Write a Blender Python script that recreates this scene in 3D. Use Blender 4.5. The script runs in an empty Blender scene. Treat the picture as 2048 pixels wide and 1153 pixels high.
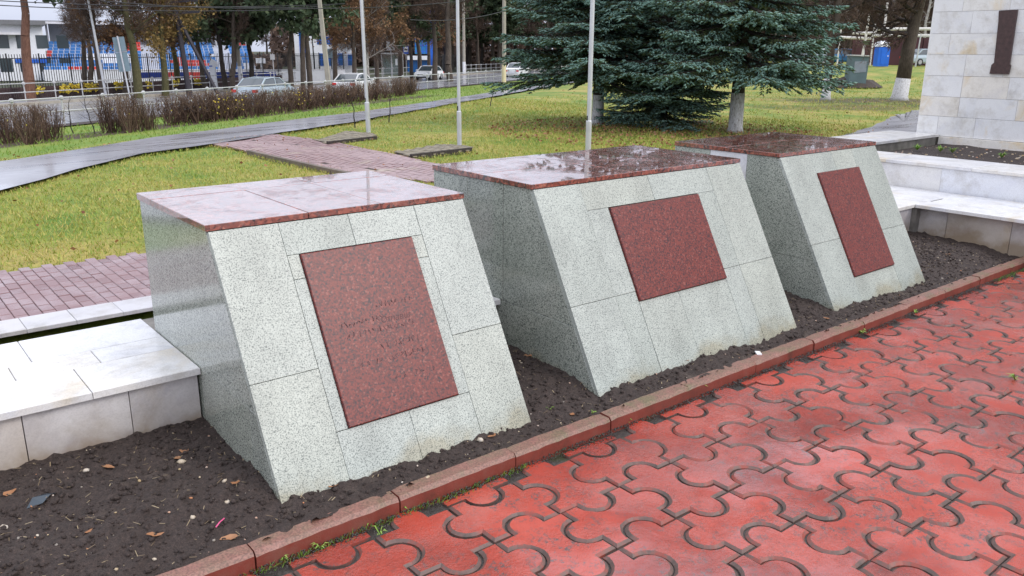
import bpy, math, random
import numpy as np
from mathutils import Matrix, Vector
random.seed(7); RNG = np.random.default_rng(11)
scene = bpy.context.scene
C = bpy.data.collections.new("Memorial"); scene.collection.children.link(C)

# ---------------------------------------------------------------- camera
CAM = np.array([0.0, 0.0, 1.62]); FOC = 1649.39
PIT, YAW, ROL = 0.281585, 0.684592, 0.0059713
Fv = np.array([math.sin(YAW)*math.cos(PIT), math.cos(YAW)*math.cos(PIT), -math.sin(PIT)])
R0 = np.array([math.cos(YAW), -math.sin(YAW), 0]); U0 = np.cross(R0, Fv)
Rv = math.cos(ROL)*R0 + math.sin(ROL)*U0; Uv = -math.sin(ROL)*R0 + math.cos(ROL)*U0
cd = bpy.data.cameras.new("camera"); cam = bpy.data.objects.new("camera", cd); C.objects.link(cam)
cam.matrix_world = Matrix(((Rv[0], Uv[0], -Fv[0], CAM[0]), (Rv[1], Uv[1], -Fv[1], CAM[1]), (Rv[2], Uv[2], -Fv[2], CAM[2]), (0, 0, 0, 1)))
cd.sensor_width = 36; cd.lens = FOC/2048*36; cd.clip_start = 0.05; cd.clip_end = 3000
scene.camera = cam
# ---------------------------------------------------------------- world, sun, exposure
SUN_EL, SUN_AZ = math.radians(38), math.radians(150)
world = bpy.data.worlds.new("World"); scene.world = world; world.use_nodes = True
nt = world.node_tree; bg = nt.nodes["Background"]
sky = nt.nodes.new("ShaderNodeTexSky"); sky.sky_type = 'NISHITA'; sky.sun_disc = False
sky.sun_elevation = SUN_EL; sky.sun_rotation = SUN_AZ; sky.dust_density = 3; sky.air_density = 1
tc = nt.nodes.new("ShaderNodeTexCoord"); mp = nt.nodes.new("ShaderNodeMapping"); mp.inputs['Scale'].default_value = (1, 1, 2.6)
nz = nt.nodes.new("ShaderNodeTexNoise"); nz.inputs['Scale'].default_value = 2.2; nz.inputs['Detail'].default_value = 5
cr = nt.nodes.new("ShaderNodeValToRGB")
cr.color_ramp.elements[0].position = .3; cr.color_ramp.elements[0].color = (8.3, 8.7, 9.9, 1)
cr.color_ramp.elements[1].position = .7; cr.color_ramp.elements[1].color = (10.7, 10.8, 11.5, 1)
mx = nt.nodes.new("ShaderNodeMix"); mx.data_type = 'RGBA'; mx.inputs[0].default_value = .86
nt.links.new(tc.outputs['Generated'], mp.inputs[0]); nt.links.new(mp.outputs[0], nz.inputs['Vector'])
nt.links.new(nz.outputs[0], cr.inputs[0]); nt.links.new(sky.outputs[0], mx.inputs[6]); nt.links.new(cr.outputs[0], mx.inputs[7])
sp = nt.nodes.new("ShaderNodeSeparateXYZ"); nt.links.new(tc.outputs['Generated'], sp.inputs[0])    # overcast: brighter overhead than at the horizon
gr = nt.nodes.new("ShaderNodeValToRGB"); ge = gr.color_ramp.elements; ge[0].position = 0; ge[0].color = (.40, .415, .46, 1); ge[1].position = 1; ge[1].color = (1, 1, 1, 1)
e_ = ge.new(.2); e_.color = (.72, .73, .77, 1)
nt.links.new(sp.outputs[2], gr.inputs[0]); ml = nt.nodes.new("ShaderNodeMix"); ml.data_type = 'RGBA'; ml.blend_type = 'MULTIPLY'; ml.inputs[0].default_value = 1
nt.links.new(mx.outputs[2], ml.inputs[6]); nt.links.new(gr.outputs[0], ml.inputs[7]); nt.links.new(ml.outputs[2], bg.inputs[0]); bg.inputs[1].default_value = 0.15
sl = bpy.data.lights.new("sun", 'SUN'); sl.energy = 1.0; sl.angle = math.radians(18); sl.color = (1, .965, .91)
so = bpy.data.objects.new("sun", sl); C.objects.link(so)
sd = Vector((math.sin(SUN_AZ)*math.cos(SUN_EL), math.cos(SUN_AZ)*math.cos(SUN_EL), math.sin(SUN_EL)))
so.rotation_euler = sd.to_track_quat('Z', 'Y').to_euler()
scene.view_settings.view_transform = 'Standard'; scene.view_settings.look = 'None'
scene.view_settings.exposure = 0.42; scene.view_settings.gamma = 1
scene.cycles.max_bounces = 6; scene.cycles.glossy_bounces = 3; scene.cycles.use_denoising = True

# ---------------------------------------------------------------- measuring helpers: photo rays to planes of the place
def ray(u, v): return Fv + Rv*(u-1024)/FOC - Uv*(v-576.5)/FOC
def onz(u, v, z): d = ray(u, v); return CAM + d*((z-CAM[2])/d[2])
def onx(u, v, x): d = ray(u, v); return CAM + d*(x/d[0])
def ony(u, v, y): d = ray(u, v); return CAM + d*(y/d[1])
def sm(a, b, t):
    t = np.clip((np.asarray(t, float)-a)/(b-a), 0, 1); return t*t*(3-2*t)
def droad(x, y): return (y-33.2-.62*x)/1.177           # signed distance to the near road edge
def gz(x, y):                                          # lie of the land
    d = droad(x, y)
    z = np.interp(d, [-60, -15.5, -13, -7, -2, 0], [-.5, -.5, -.62, -1.0, -1.35, -1.45])
    r = np.hypot(x, y)
    return z + .95*sm(50, 84, r)*sm(-14, -30, d)
def at(u, v):                                          # photo pixel to the ground
    d = ray(u, v); t = 5.0
    for _ in range(4000):
        p = CAM + d*t
        if p[2] <= gz(p[0], p[1]): break
        t += .05 + t*.001
    return np.array([p[0], p[1], float(gz(p[0], p[1]))])
def far(u, dist):                                      # ground point in the direction of column u at a plan distance
    d = ray(u, 110); h = math.hypot(d[0], d[1]); x, y = d[0]/h*dist, d[1]/h*dist
    return np.array([x, y, float(gz(x, y))])
def lane(u, dr):                                       # ground point under column u at road offset dr
    d = ray(u, 110); t = (33.2+1.177*dr)/(d[1]-.62*d[0]); return np.array([d[0]*t, d[1]*t, float(gz(d[0]*t, d[1]*t))])
def topz(p, v, u=None):                                # height at which the plumb line over p crosses image row v
    rel = p-CAM; rel = np.array([rel[0], rel[1], 0.0]); k = (576.5-v)/FOC
    # (rel+z)·U = k (rel+z)·F
    return CAM[2] + (k*(rel@Fv)-rel@Uv)/(Uv[2]-k*Fv[2])

# ---------------------------------------------------------------- materials
def new_mat(name):
    m = bpy.data.materials.new(name); m.use_nodes = True
    return m, m.node_tree, m.node_tree.nodes["Principled BSDF"]
def N(t, kind, **kw):
    n = t.nodes.new(kind)
    for k, v in kw.items():
        if k.startswith('i_'): n.inputs[k[2:].replace('_', ' ')].default_value = v
        else: setattr(n, k, v)
    return n
def ramp(t, src, stops, interp='LINEAR'):
    r = t.nodes.new("ShaderNodeValToRGB"); r.color_ramp.interpolation = interp
    e = r.color_ramp.elements
    while len(e) < len(stops): e.new(.5)
    for i, (p, c) in enumerate(stops):
        e[i].position = p; e[i].color = (*c, 1) if len(c) == 3 else c
    t.links.new(src, r.inputs[0]); return r.outputs[0]
def g(v): return (v, v, v)
def coord(t, kind='Object', scale=(1, 1, 1)):
    tc = t.nodes.new("ShaderNodeTexCoord"); m = t.nodes.new("ShaderNodeMapping"); m.inputs['Scale'].default_value = scale
    t.links.new(tc.outputs[kind], m.inputs[0]); return m.outputs[0]
def noise(t, vec, scale, detail=4, rough=.55, dist=0):
    n = N(t, "ShaderNodeTexNoise"); n.inputs['Scale'].default_value = scale; n.inputs['Detail'].default_value = detail
    n.inputs['Roughness'].default_value = rough; n.inputs['Distortion'].default_value = dist
    t.links.new(vec, n.inputs['Vector']); return n.outputs[0]
def voro(t, vec, scale, out='Color', feature='F1'):
    n = N(t, "ShaderNodeTexVoronoi"); n.feature = feature; n.inputs['Scale'].default_value = scale
    t.links.new(vec, n.inputs['Vector']); return n.outputs[out]
def mix(t, a, b, fac, blend='MIX'):
    m = t.nodes.new("ShaderNodeMix"); m.data_type = 'RGBA'; m.blend_type = blend
    for s, v in ((0, fac), (6, a), (7, b)):
        if hasattr(v, 'is_linked') or hasattr(v, 'links'): t.links.new(v, m.inputs[s])
        else: m.inputs[s].default_value = v if s == 0 else (*v, 1)
    return m.outputs[2]
def bump(t, b, h, strength=.3, dist=.01):
    n = t.nodes.new("ShaderNodeBump"); n.inputs['Strength'].default_value = strength; n.inputs['Distance'].default_value = dist
    t.links.new(h, n.inputs['Height']); t.links.new(n.outputs[0], b.inputs['Normal']); return n
def plain(name, col, rough=.5, metal=0, vary=.12, scale=6, spec=.5, emit=None):
    m, t, b = new_mat(name); v = coord(t)
    n = noise(t, v, scale, 5)
    c = ramp(t, n, [(.3, tuple(x*(1-vary) for x in col)), (.7, tuple(min(1, x*(1+vary)) for x in col))])
    t.links.new(c, b.inputs['Base Color']); b.inputs['Roughness'].default_value = rough; b.inputs['Metallic'].default_value = metal
    b.inputs['Specular IOR Level'].default_value = spec
    return m
def setz(t, vec):
    s = t.nodes.new("ShaderNodeSeparateXYZ"); t.links.new(vec, s.inputs[0]); return s.outputs
M = {}
def granite(name, light, dark, mid, rough, scale=150, stain=True, spec=.5):
    m, t, b = new_mat(name); v = coord(t)
    n1 = noise(t, v, scale, 2, .5); n2 = noise(t, v, scale*2.3, 1, .5); big = noise(t, v, 3.0, 5)
    c = ramp(t, n1, [(.34, dark), (.44, mid), (.52, light), (.7, tuple(min(1, x*1.08) for x in light))])
    c2 = ramp(t, n2, [(.36, g(.6)), (.5, g(1))]); c = mix(t, c, c2, .55, 'MULTIPLY')
    c = mix(t, c, ramp(t, big, [(.3, g(.86)), (.65, g(1))]), 1, 'MULTIPLY')
    c = mix(t, c, ramp(t, noise(t, coord(t, 'Object', (7, 7, .6)), 1.0, 5, .65), [(.34, g(.84)), (.55, g(1))]), .9, 'MULTIPLY')
    oi = t.nodes.new('ShaderNodeObjectInfo'); c = mix(t, c, ramp(t, oi.outputs['Random'], [(0, (.9, .91, .9)), (.5, (1, 1, 1)), (1, (1.0, .985, .95))]), 1, 'MULTIPLY')
    if stain:                                            # rust and algae growth near the soil
        tc = t.nodes.new("ShaderNodeNewGeometry"); z = setz(t, tc.outputs['Position'])[2]
        zz = t.nodes.new("ShaderNodeMath"); zz.operation = 'ADD'; t.links.new(z, zz.inputs[0])
        sn = noise(t, v, 2.6, 6, .62); mm = t.nodes.new("ShaderNodeMath"); mm.operation = 'MULTIPLY'; mm.inputs[1].default_value = -.35
        t.links.new(sn, mm.inputs[0]); t.links.new(mm.outputs[0], zz.inputs[1])
        f = ramp(t, zz.outputs[0], [(.0, g(.5)), (.02, g(.25)), (.06, g(0))])
        c = mix(t, c, mix(t, c, (.62, .46, .24), 1, 'MULTIPLY'), f)
    t.links.new(c, b.inputs['Base Color']); b.inputs['Roughness'].default_value = rough; b.inputs['Specular IOR Level'].default_value = spec
    if rough < .2: b.inputs['Coat Weight'].default_value = .2; b.inputs['Coat Roughness'].default_value = .04
    return m
M['granite'] = granite('flamed pale green granite', (.47, .51, .465), (.15, .175, .165), (.33, .365, .335), .42, 235)
M['granite_side'] = granite('polished wet green granite', (.44, .47, .415), (.08, .095, .085), (.25, .28, .25), .12, 200, True, .65)
def red_granite(name, rough, cols, scale, wet=False):
    m, t, b = new_mat(name); v = coord(t)
    a = voro(t, v, scale, 'Color'); s = N(t, "ShaderNodeSeparateColor"); t.links.new(a, s.inputs[0])
    n1 = noise(t, v, scale*.7, 3, .6)
    c = ramp(t, s.outputs[0], [(0, cols[0]), (.28, cols[1]), (.6, cols[2]), (.93, cols[3])], 'CONSTANT')
    c = mix(t, c, ramp(t, n1, [(.38, cols[0]), (.5, cols[2])]), .45)
    t.links.new(c, b.inputs['Base Color'])
    if wet:
        w = noise(t, coord(t, 'Object', (1, 1, 1)), 9, 4, .6); t.links.new(ramp(t, w, [(.4, g(.03)), (.62, g(.2))]), b.inputs['Roughness'])
        r2 = noise(t, v, 45, 5, .7, .8); bn = bump(t, b, r2, .3, .004); b.inputs['Specular IOR Level'].default_value = .6
        pud = noise(t, v, 6.5, 6, .68, .6); t.links.new(ramp(t, pud, [(.36, g(.55)), (.52, g(1))]), b.inputs['Coat Weight']); t.links.new(ramp(t, pud, [(.36, g(.12)), (.5, g(.02))]), b.inputs['Coat Roughness']); b.inputs['IOR'].default_value = 1.5; b.inputs['Coat IOR'].default_value = 1.68
    else:
        b.inputs['Roughness'].default_value = rough; b.inputs['Specular IOR Level'].default_value = .32
        bump(t, b, n1, .1, .002)
    return m
M['plaque'] = red_granite('dark red plaque granite', .38, [(.03, .018, .024), (.125, .028, .024), (.185, .040, .032), (.27, .10, .08)], 150)
M['cap'] = red_granite('wet brown red cap granite', .1, [(.02, .015, .017), (.12, .03, .022), (.3, .085, .055), (.42, .17, .11)], 75, True)
M['letter'] = plain('engraved letters', (.085, .028, .028), .6, 0, .5, 150)
def marble(name, base, grey, stain, rough=.3, st=.62, wetz=False):
    m, t, b = new_mat(name); v = coord(t)
    oi = t.nodes.new("ShaderNodeObjectInfo")
    off = t.nodes.new("ShaderNodeVectorMath"); off.operation = 'ADD'; mul = t.nodes.new("ShaderNodeMath"); mul.operation = 'MULTIPLY'; mul.inputs[1].default_value = 37
    t.links.new(oi.outputs['Random'], mul.inputs[0]); t.links.new(v, off.inputs[0]); t.links.new(mul.outputs[0], off.inputs[1]); v2 = off.outputs[0]
    n1 = noise(t, v2, 2.6, 7, .62, 1.3); n2 = noise(t, v2, 1.7, 6, .6, .8); fine = noise(t, v, 160, 2)
    c = ramp(t, n1, [(.34, grey), (.5, base), (.7, tuple(min(1, x*1.04) for x in base))])
    c = mix(t, c, stain, ramp(t, n2, [(st, g(0)), (st+.12, g(.75))]))
    c = mix(t, c, ramp(t, oi.outputs['Random'], [(0, (.95, .95, .97)), (.5, (1, 1, 1)), (.85, (1, .985, .95)), (1, (1, .95, .87))]), 1, 'MULTIPLY')
    c = mix(t, c, ramp(t, fine, [(.35, g(.86)), (.55, g(1))]), .8, 'MULTIPLY')
    c = mix(t, c, ramp(t, noise(t, v2, 4.5, 9, .72), [(.33, (.74, .71, .66)), (.5, g(1))]), .8, 'MULTIPLY')
    if wetz:
        gp = t.nodes.new("ShaderNodeNewGeometry"); z = setz(t, gp.outputs['Position'])[2]
        sn = noise(t, v, 5, 6, .65); ad = t.nodes.new("ShaderNodeMath"); ad.operation = 'MULTIPLY_ADD'; ad.inputs[1].default_value = -.3
        t.links.new(sn, ad.inputs[0]); t.links.new(z, ad.inputs[2])
        c = mix(t, c, (.22, .15, .08), ramp(t, ad.outputs[0], [(.05, g(.8)), (.12, g(.4)), (.24, g(0))]))
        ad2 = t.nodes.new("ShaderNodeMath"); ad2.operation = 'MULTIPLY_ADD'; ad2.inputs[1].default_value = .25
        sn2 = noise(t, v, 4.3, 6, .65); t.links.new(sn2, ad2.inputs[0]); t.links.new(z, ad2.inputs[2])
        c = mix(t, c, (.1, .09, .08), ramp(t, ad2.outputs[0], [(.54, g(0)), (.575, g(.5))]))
    t.links.new(c, b.inputs['Base Color']); b.inputs['Roughness'].default_value = rough
    bump(t, b, n1, .12, .01)
    return m
M['marble_top'] = marble('white marble slab', (.74, .735, .735), (.60, .60, .62), (.66, .58, .45), .25, .55)
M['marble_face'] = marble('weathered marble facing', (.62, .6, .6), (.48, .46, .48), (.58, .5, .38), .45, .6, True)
M['marble_wall'] = marble('painted marble wall', (.74, .75, .78), (.68, .69, .74), (.72, .69, .63), .35, .68)
M['marble_block'] = marble('white monument marble', (.76, .755, .745), (.70, .70, .715), (.70, .56, .34), .4, .565)
M['kerb_white'] = marble('pale concrete kerb', (.5, .49, .5), (.43, .42, .44), (.4, .39, .36), .3, .7)
M['dark_plaque'] = plain('dark brown polished stone', (.055, .027, .024), .3, 0, .35, 30)

def tile_mat():
    m, t, b = new_mat('wet red painted tile'); gp = t.nodes.new("ShaderNodeNewGeometry"); v = gp.outputs['Position']
    oi = t.nodes.new("ShaderNodeObjectInfo")
    big = noise(t, v, 2.2, 5, .6); wear = noise(t, v, 24, 10, .78); w2 = noise(t, v, 80, 6, .72); film = noise(t, v, 3.1, 5, .6, .7)
    c = ramp(t, big, [(.3, (.235, .024, .012)), (.48, (.39, .045, .023)), (.62, (.45, .062, .036)), (.75, (.49, .1, .068))])
    c = mix(t, c, ramp(t, oi.outputs['Random'], [(0, (.74, .7, .72)), (.5, (.95, .95, .95)), (1, (1.0, 1, 1))]), 1, 'MULTIPLY')
    wf = ramp(t, wear, [(.51, g(0)), (.565, g(1))]); wf2 = ramp(t, w2, [(.45, g(.05)), (.53, g(1))])
    wb = noise(t, v, 3.3, 4, .6); wf = mix(t, wf, ramp(t, wb, [(.4, g(.25)), (.6, g(1))]), 1, 'MULTIPLY'); wf = mix(t, wf, wf2, 1, 'MULTIPLY')
    c = mix(t, c, (.105, .06, .056), wf)
    t.links.new(c, b.inputs['Base Color'])
    r = ramp(t, film, [(.40, g(.05)), (.5, g(.16)), (.6, g(.42))]); t.links.new(r, b.inputs['Roughness'])
    b.inputs['Specular IOR Level'].default_value = .5
    rip = noise(t, v, 34, 6, .66, 2.2); rm = noise(t, v, 1.6, 4, .6); rp = mix(t, rip, w2, .2); rp = mix(t, (.5, .5, .5), rp, ramp(t, rm, [(.42, g(.18)), (.58, g(1))])); bn = bump(t, b, rp, .8, .012)
    t.links.new(ramp(t, film, [(.42, g(1)), (.6, g(.12))]), b.inputs['Coat Weight']); b.inputs['Coat Roughness'].default_value = .04; b.inputs['Coat IOR'].default_value = 1.5
    t.links.new(bn.outputs[0], b.inputs['Coat Normal'])
    return m
M['tile'] = tile_mat()
def tile_edge():
    m, t, b = new_mat('worn tile chamfer'); gp = t.nodes.new("ShaderNodeNewGeometry"); v = gp.outputs['Position']
    n = noise(t, v, 14, 6, .65)
    c = ramp(t, n, [(.36, (.095, .07, .06)), (.5, (.15, .088, .075)), (.62, (.27, .065, .048))])
    t.links.new(c, b.inputs['Base Color']); b.inputs['Roughness'].default_value = .45; b.inputs['Specular IOR Level'].default_value = .35; bump(t, b, n, .6, .005); return m
M['tile_edge'] = tile_edge()
def dirt(name, cols, rough, moss, scale=60, bs=.6):
    m, t, b = new_mat(name); gp = t.nodes.new("ShaderNodeNewGeometry"); v = gp.outputs['Position']
    n = noise(t, v, scale, 6, .7); n2 = noise(t, v, 5, 5, .65); n3 = noise(t, v, scale*4, 2, .6)
    c = ramp(t, n, [(.3, cols[0]), (.6, cols[1]), (.75, cols[2])]); c = mix(t, c, ramp(t, n3, [(.35, g(.55)), (.6, g(1.1))]), .7, 'MULTIPLY')
    if moss: c = mix(t, c, moss, ramp(t, n2, [(.6, g(0)), (.68, g(.7))]))
    t.links.new(c, b.inputs['Base Color']); b.inputs['Roughness'].default_value = rough; bump(t, b, n, bs, .012); return m
M['grout'] = dirt('wet grit in the joints', [(.035, .031, .028), (.07, .062, .055), (.11, .098, .085)], .4, (.045, .055, .018))
M['soil'] = dirt('damp dark soil', [(.025, .016, .013), (.058, .038, .031), (.115, .08, .066)], .72, (.105, .078, .062), 70, 1.0)
M['soil_far'] = dirt('leafy dark soil', [(.03, .022, .018), (.06, .042, .033), (.11, .075, .05)], .85, (.06, .07, .03), 14)
M['mulch'] = dirt('brown leaf litter', [(.05, .032, .02), (.11, .06, .035), (.16, .08, .045)], .85, None, 8)
def kerb_mat():
    m, t, b = new_mat('red kerb concrete'); gp = t.nodes.new("ShaderNodeNewGeometry"); v = gp.outputs['Position']
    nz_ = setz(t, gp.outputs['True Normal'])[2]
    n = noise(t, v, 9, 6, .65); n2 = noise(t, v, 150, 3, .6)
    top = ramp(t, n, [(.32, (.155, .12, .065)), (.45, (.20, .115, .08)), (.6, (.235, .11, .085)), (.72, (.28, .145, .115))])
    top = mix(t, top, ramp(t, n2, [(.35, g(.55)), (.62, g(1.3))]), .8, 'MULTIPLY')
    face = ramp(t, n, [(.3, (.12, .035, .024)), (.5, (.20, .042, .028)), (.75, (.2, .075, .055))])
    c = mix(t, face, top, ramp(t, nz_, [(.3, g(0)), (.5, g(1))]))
    t.links.new(c, b.inputs['Base Color']); b.inputs['Roughness'].default_value = .5; bump(t, b, n2, .35, .003); return m
M['kerb'] = kerb_mat()
def brick_mat():
    m, t, b = new_mat('wet mauve paving brick'); v = coord(t); oi = t.nodes.new("ShaderNodeObjectInfo")
    gp = t.nodes.new("ShaderNodeNewGeometry"); n = noise(t, gp.outputs['Position'], 3, 5); n2 = noise(t, gp.outputs['Position'], 70, 3)
    c = ramp(t, oi.outputs['Random'], [(0, (.2, .105, .11)), (.5, (.24, .135, .14)), (1, (.26, .155, .16))])
    c = mix(t, c, ramp(t, n2, [(.3, g(.75)), (.6, g(1))]), .8, 'MULTIPLY')
    t.links.new(c, b.inputs['Base Color']); t.links.new(ramp(t, n, [(.38, g(.12)), (.6, g(.4))]), b.inputs['Roughness']); bump(t, b, n2, .15, .003)
    return m
M['brick'] = brick_mat()
def bricks_far():
    m, t, b = new_mat('pinkish brick path'); gp = t.nodes.new("ShaderNodeNewGeometry"); v = gp.outputs['Position']
    vo = voro(t, v, 9, 'Color'); s = N(t, "ShaderNodeSeparateColor"); t.links.new(vo, s.inputs[0]); n = noise(t, v, 1.8, 5)
    c = ramp(t, s.outputs[0], [(0, (.25, .15, .15)), (1, (.36, .235, .225))]); c = mix(t, c, (.4, .33, .24), ramp(t, n, [(.58, g(0)), (.7, g(.7))]))
    t.links.new(c, b.inputs['Base Color']); b.inputs['Roughness'].default_value = .32; return m
M['brick_far'] = bricks_far()
M['pad_brick'] = plain('mossy grey brick', (.2, .17, .12), .7, 0, .45, 5)
def asphalt(name, a, bcol, wet, cracks):
    m, t, b = new_mat(name); gp = t.nodes.new("ShaderNodeNewGeometry"); v = gp.outputs['Position']
    mpp = t.nodes.new("ShaderNodeMapping"); mpp.inputs['Rotation'].default_value = (0, 0, -.55); mpp.inputs['Scale'].default_value = (.35, 1.5, 1)
    t.links.new(v, mpp.inputs[0]); n = noise(t, mpp.outputs[0], 1.0, 6, .62, .5); fine = noise(t, v, 90, 3); big = noise(t, v, .45, 5)
    c = ramp(t, big, [(.35, a), (.65, bcol)]); c = mix(t, c, ramp(t, fine, [(.3, g(.7)), (.65, g(1.15))]), .8, 'MULTIPLY')
    if cracks:
        vd = voro(t, mpp.outputs[0], .8, 'Distance', 'DISTANCE_TO_EDGE'); dist = N(t, "ShaderNodeMath", operation='MULTIPLY_ADD'); dist.inputs[1].default_value = .16
        t.links.new(noise(t, v, 5, 4), dist.inputs[0]); t.links.new(vd, dist.inputs[2])
        c = mix(t, (.06, .058, .065), c, ramp(t, dist.outputs[0], [(.062, g(.45)), (.075, g(1))]))
    t.links.new(c, b.inputs['Base Color']); t.links.new(ramp(t, n, [(.4, g(wet)), (.6, g(wet+.28))]), b.inputs['Roughness'])
    b.inputs['Specular IOR Level'].default_value = .9; b.inputs['Coat Weight'].default_value = .5; b.inputs['Coat Roughness'].default_value = .12; bump(t, b, fine, .06, .002); return m
M['asphalt'] = asphalt('wet cracked path asphalt', (.24, .235, .26), (.31, .305, .335), .22, True)
M['road'] = asphalt('wet road asphalt', (.2, .2, .215), (.27, .27, .285), .2, False)
LITTER = [(17.6, 17.4, 1.6, .8), (18.6, 15.9, 1.5, .85), (18.7, 13.7, 1.9, .85), (16.2, 16.4, 1.3, .5), (35.5, 20.5, 2.6, .7), (38.2, 18.6, 2.8, .75), (32.5, 17.5, 2.4, .6), (36, 16, 2.4, .6), (30, 19.5, 2.0, .4)]
def lawn_mat():
    m, t, b = new_mat('damp autumn lawn'); gp = t.nodes.new("ShaderNodeNewGeometry"); v = gp.outputs['Position']
    n = noise(t, v, .55, 6, .6); n2 = noise(t, v, 7, 7, .7); n3 = noise(t, v, .9, 5, .6, .6); n4 = noise(t, v, 60, 3, .6)
    c = ramp(t, n, [(.36, (.12, .21, .03)), (.5, (.24, .265, .05)), (.62, (.36, .30, .085))])
    c = mix(t, c, ramp(t, n2, [(.32, g(.5)), (.55, g(1)), (.75, g(1.25))]), .85, 'MULTIPLY')
    c = mix(t, c, ramp(t, n4, [(.3, g(.6)), (.6, g(1.15))]), .7, 'MULTIPLY')
    s = setz(t, v); ma = N(t, "ShaderNodeMath", operation='MULTIPLY_ADD'); ma.inputs[1].default_value = -.62
    t.links.new(s[0], ma.inputs[0]); t.links.new(s[1], ma.inputs[2])             # 1.177*droad+33.2: greener strip by the road
    c = mix(t, c, mix(t, c, (.12, .22, .025), .6), _thr(t, ma.outputs[0], 18.5, 20.5))
    c = mix(t, c, (.05, .055, .028), _thr(t, ma.outputs[0], 33, 36))
    ns = noise(t, v, 3.5, 6, .7)
    wob = N(t, "ShaderNodeMath", operation='MULTIPLY_ADD'); wob.inputs[1].default_value = 3.0; t.links.new(ns, wob.inputs[0]); t.links.new(ma.outputs[0], wob.inputs[2])
    bed = N(t, "ShaderNodeMath", operation='MULTIPLY'); t.links.new(_thr(t, wob.outputs[0], 24.7, 25.1), bed.inputs[0]); t.links.new(_thr(t, wob.outputs[0], 28.3, 27.8), bed.inputs[1])
    dk = ramp(t, noise(t, v, 18, 5, .7), [(.3, (.035, .025, .02)), (.6, (.085, .055, .035)), (.75, (.14, .085, .05))])
    bl = N(t, 'ShaderNodeMath', operation='MULTIPLY'); t.links.new(bed.outputs[0], bl.inputs[0]); t.links.new(_thr(t, s[0], 29, 27), bl.inputs[1]); c = mix(t, c, dk, bl.outputs[0])
    for cx, cy, rad, st in LITTER:                                       # leaf litter lying under the trees
        vs = t.nodes.new("ShaderNodeVectorMath"); vs.operation = 'SUBTRACT'; vs.inputs[1].default_value = (cx, cy, -.5); t.links.new(v, vs.inputs[0])
        vl = t.nodes.new("ShaderNodeVectorMath"); vl.operation = 'LENGTH'; t.links.new(vs.outputs[0], vl.inputs[0])
        ad = N(t, "ShaderNodeMath", operation='MULTIPLY_ADD'); ad.inputs[1].default_value = rad*2.2; t.links.new(ns, ad.inputs[0]); t.links.new(vl.outputs[1], ad.inputs[2])
        fm = N(t, "ShaderNodeMath", operation='MULTIPLY'); fm.inputs[1].default_value = st; t.links.new(_thr(t, ad.outputs[0], rad*2.1, rad*1.7), fm.inputs[0]); c = mix(t, c, dk, fm.outputs[0])
    t.links.new(c, b.inputs['Base Color']); b.inputs['Roughness'].default_value = .75; b.inputs['Specular IOR Level'].default_value = .2
    bump(t, b, n2, .35, .04); return m
def _thr(t, src, a, b_):
    m = t.nodes.new("ShaderNodeMapRange"); m.inputs['From Min'].default_value = a; m.inputs['From Max'].default_value = b_
    t.links.new(src, m.inputs['Value']); return m.outputs[0]
M['lawn'] = lawn_mat()
def leafy(name, cols, rough=.6, trans=0, scale=2.5, pos=True):
    m, t, b = new_mat(name); gp = t.nodes.new("ShaderNodeNewGeometry"); oi = t.nodes.new("ShaderNodeObjectInfo")
    n = noise(t, gp.outputs['Position'], scale, 3, .6); rp = gp.outputs['Random Per Island']
    ad = N(t, "ShaderNodeMath", operation='MULTIPLY_ADD'); ad.inputs[1].default_value = .6; t.links.new(rp, ad.inputs[0])
    ml = N(t, "ShaderNodeMath", operation='MULTIPLY'); ml.inputs[1].default_value = .5; t.links.new(n, ml.inputs[0]); t.links.new(ml.outputs[0], ad.inputs[2])
    k = len(cols); c = ramp(t, ad.outputs[0], [(.1+.75*i/(k-1), cc) for i, cc in enumerate(cols)])
    t.links.new(c, b.inputs['Base Color']); b.inputs['Roughness'].default_value = rough; b.inputs['Specular IOR Level'].default_value = .25
    return m
M['blade'] = leafy('grass blades', [(.12, .23, .03), (.22, .3, .05), (.36, .35, .08), (.48, .38, .13)], .6, 0, .9)
M['blade_green'] = leafy('fresh grass blades', [(.09, .2, .02), (.15, .25, .035), (.24, .28, .06)], .6, 0, .9)
M['straw'] = leafy('dry straw', [(.3, .2, .05), (.45, .3, .1), (.38, .26, .12)], .7)
M['weed'] = leafy('weed leaves', [(.1, .25, .03), (.17, .33, .05), (.26, .32, .08)], .5, 0, 20)
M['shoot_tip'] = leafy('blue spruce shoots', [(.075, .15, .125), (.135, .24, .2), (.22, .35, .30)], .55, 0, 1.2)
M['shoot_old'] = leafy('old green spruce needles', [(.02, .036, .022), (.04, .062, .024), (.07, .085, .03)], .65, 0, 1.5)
M['pine'] = leafy('pine needles', [(.03, .05, .028), (.05, .078, .038), (.085, .105, .05)], .65, 0, .3)
M['twig'] = leafy('bare brown twigs', [(.05, .034, .028), (.095, .062, .05), (.15, .1, .07)], .8, 0, .3)
M['twig_rust'] = leafy('rusty dry leaves', [(.10, .055, .03), (.18, .095, .05), (.25, .15, .07)], .8, 0, .3)
M['twig_gold'] = leafy('golden larch twigs', [(.14, .095, .035), (.22, .15, .05), (.3, .2, .07)], .8, 0, .3)
M['hedge'] = leafy('dark hedge stems', [(.035, .024, .02), (.085, .055, .042), (.15, .095, .068), (.22, .15, .10)], .75, 0, 1.2)
M['yellow_leaf'] = leafy('yellow leaves', [(.5, .36, .03), (.65, .48, .05), (.45, .4, .08)], .6, 0, 9)
M['dead_leaf'] = leafy('fallen brown leaves', [(.11, .045, .025), (.22, .09, .045), (.32, .15, .07), (.38, .22, .13)], .55, 0, 9)
M['chaff'] = leafy('pale chaff', [(.12, .08, .05), (.26, .19, .11), (.4, .32, .2)], .7, 0, 9)
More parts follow.
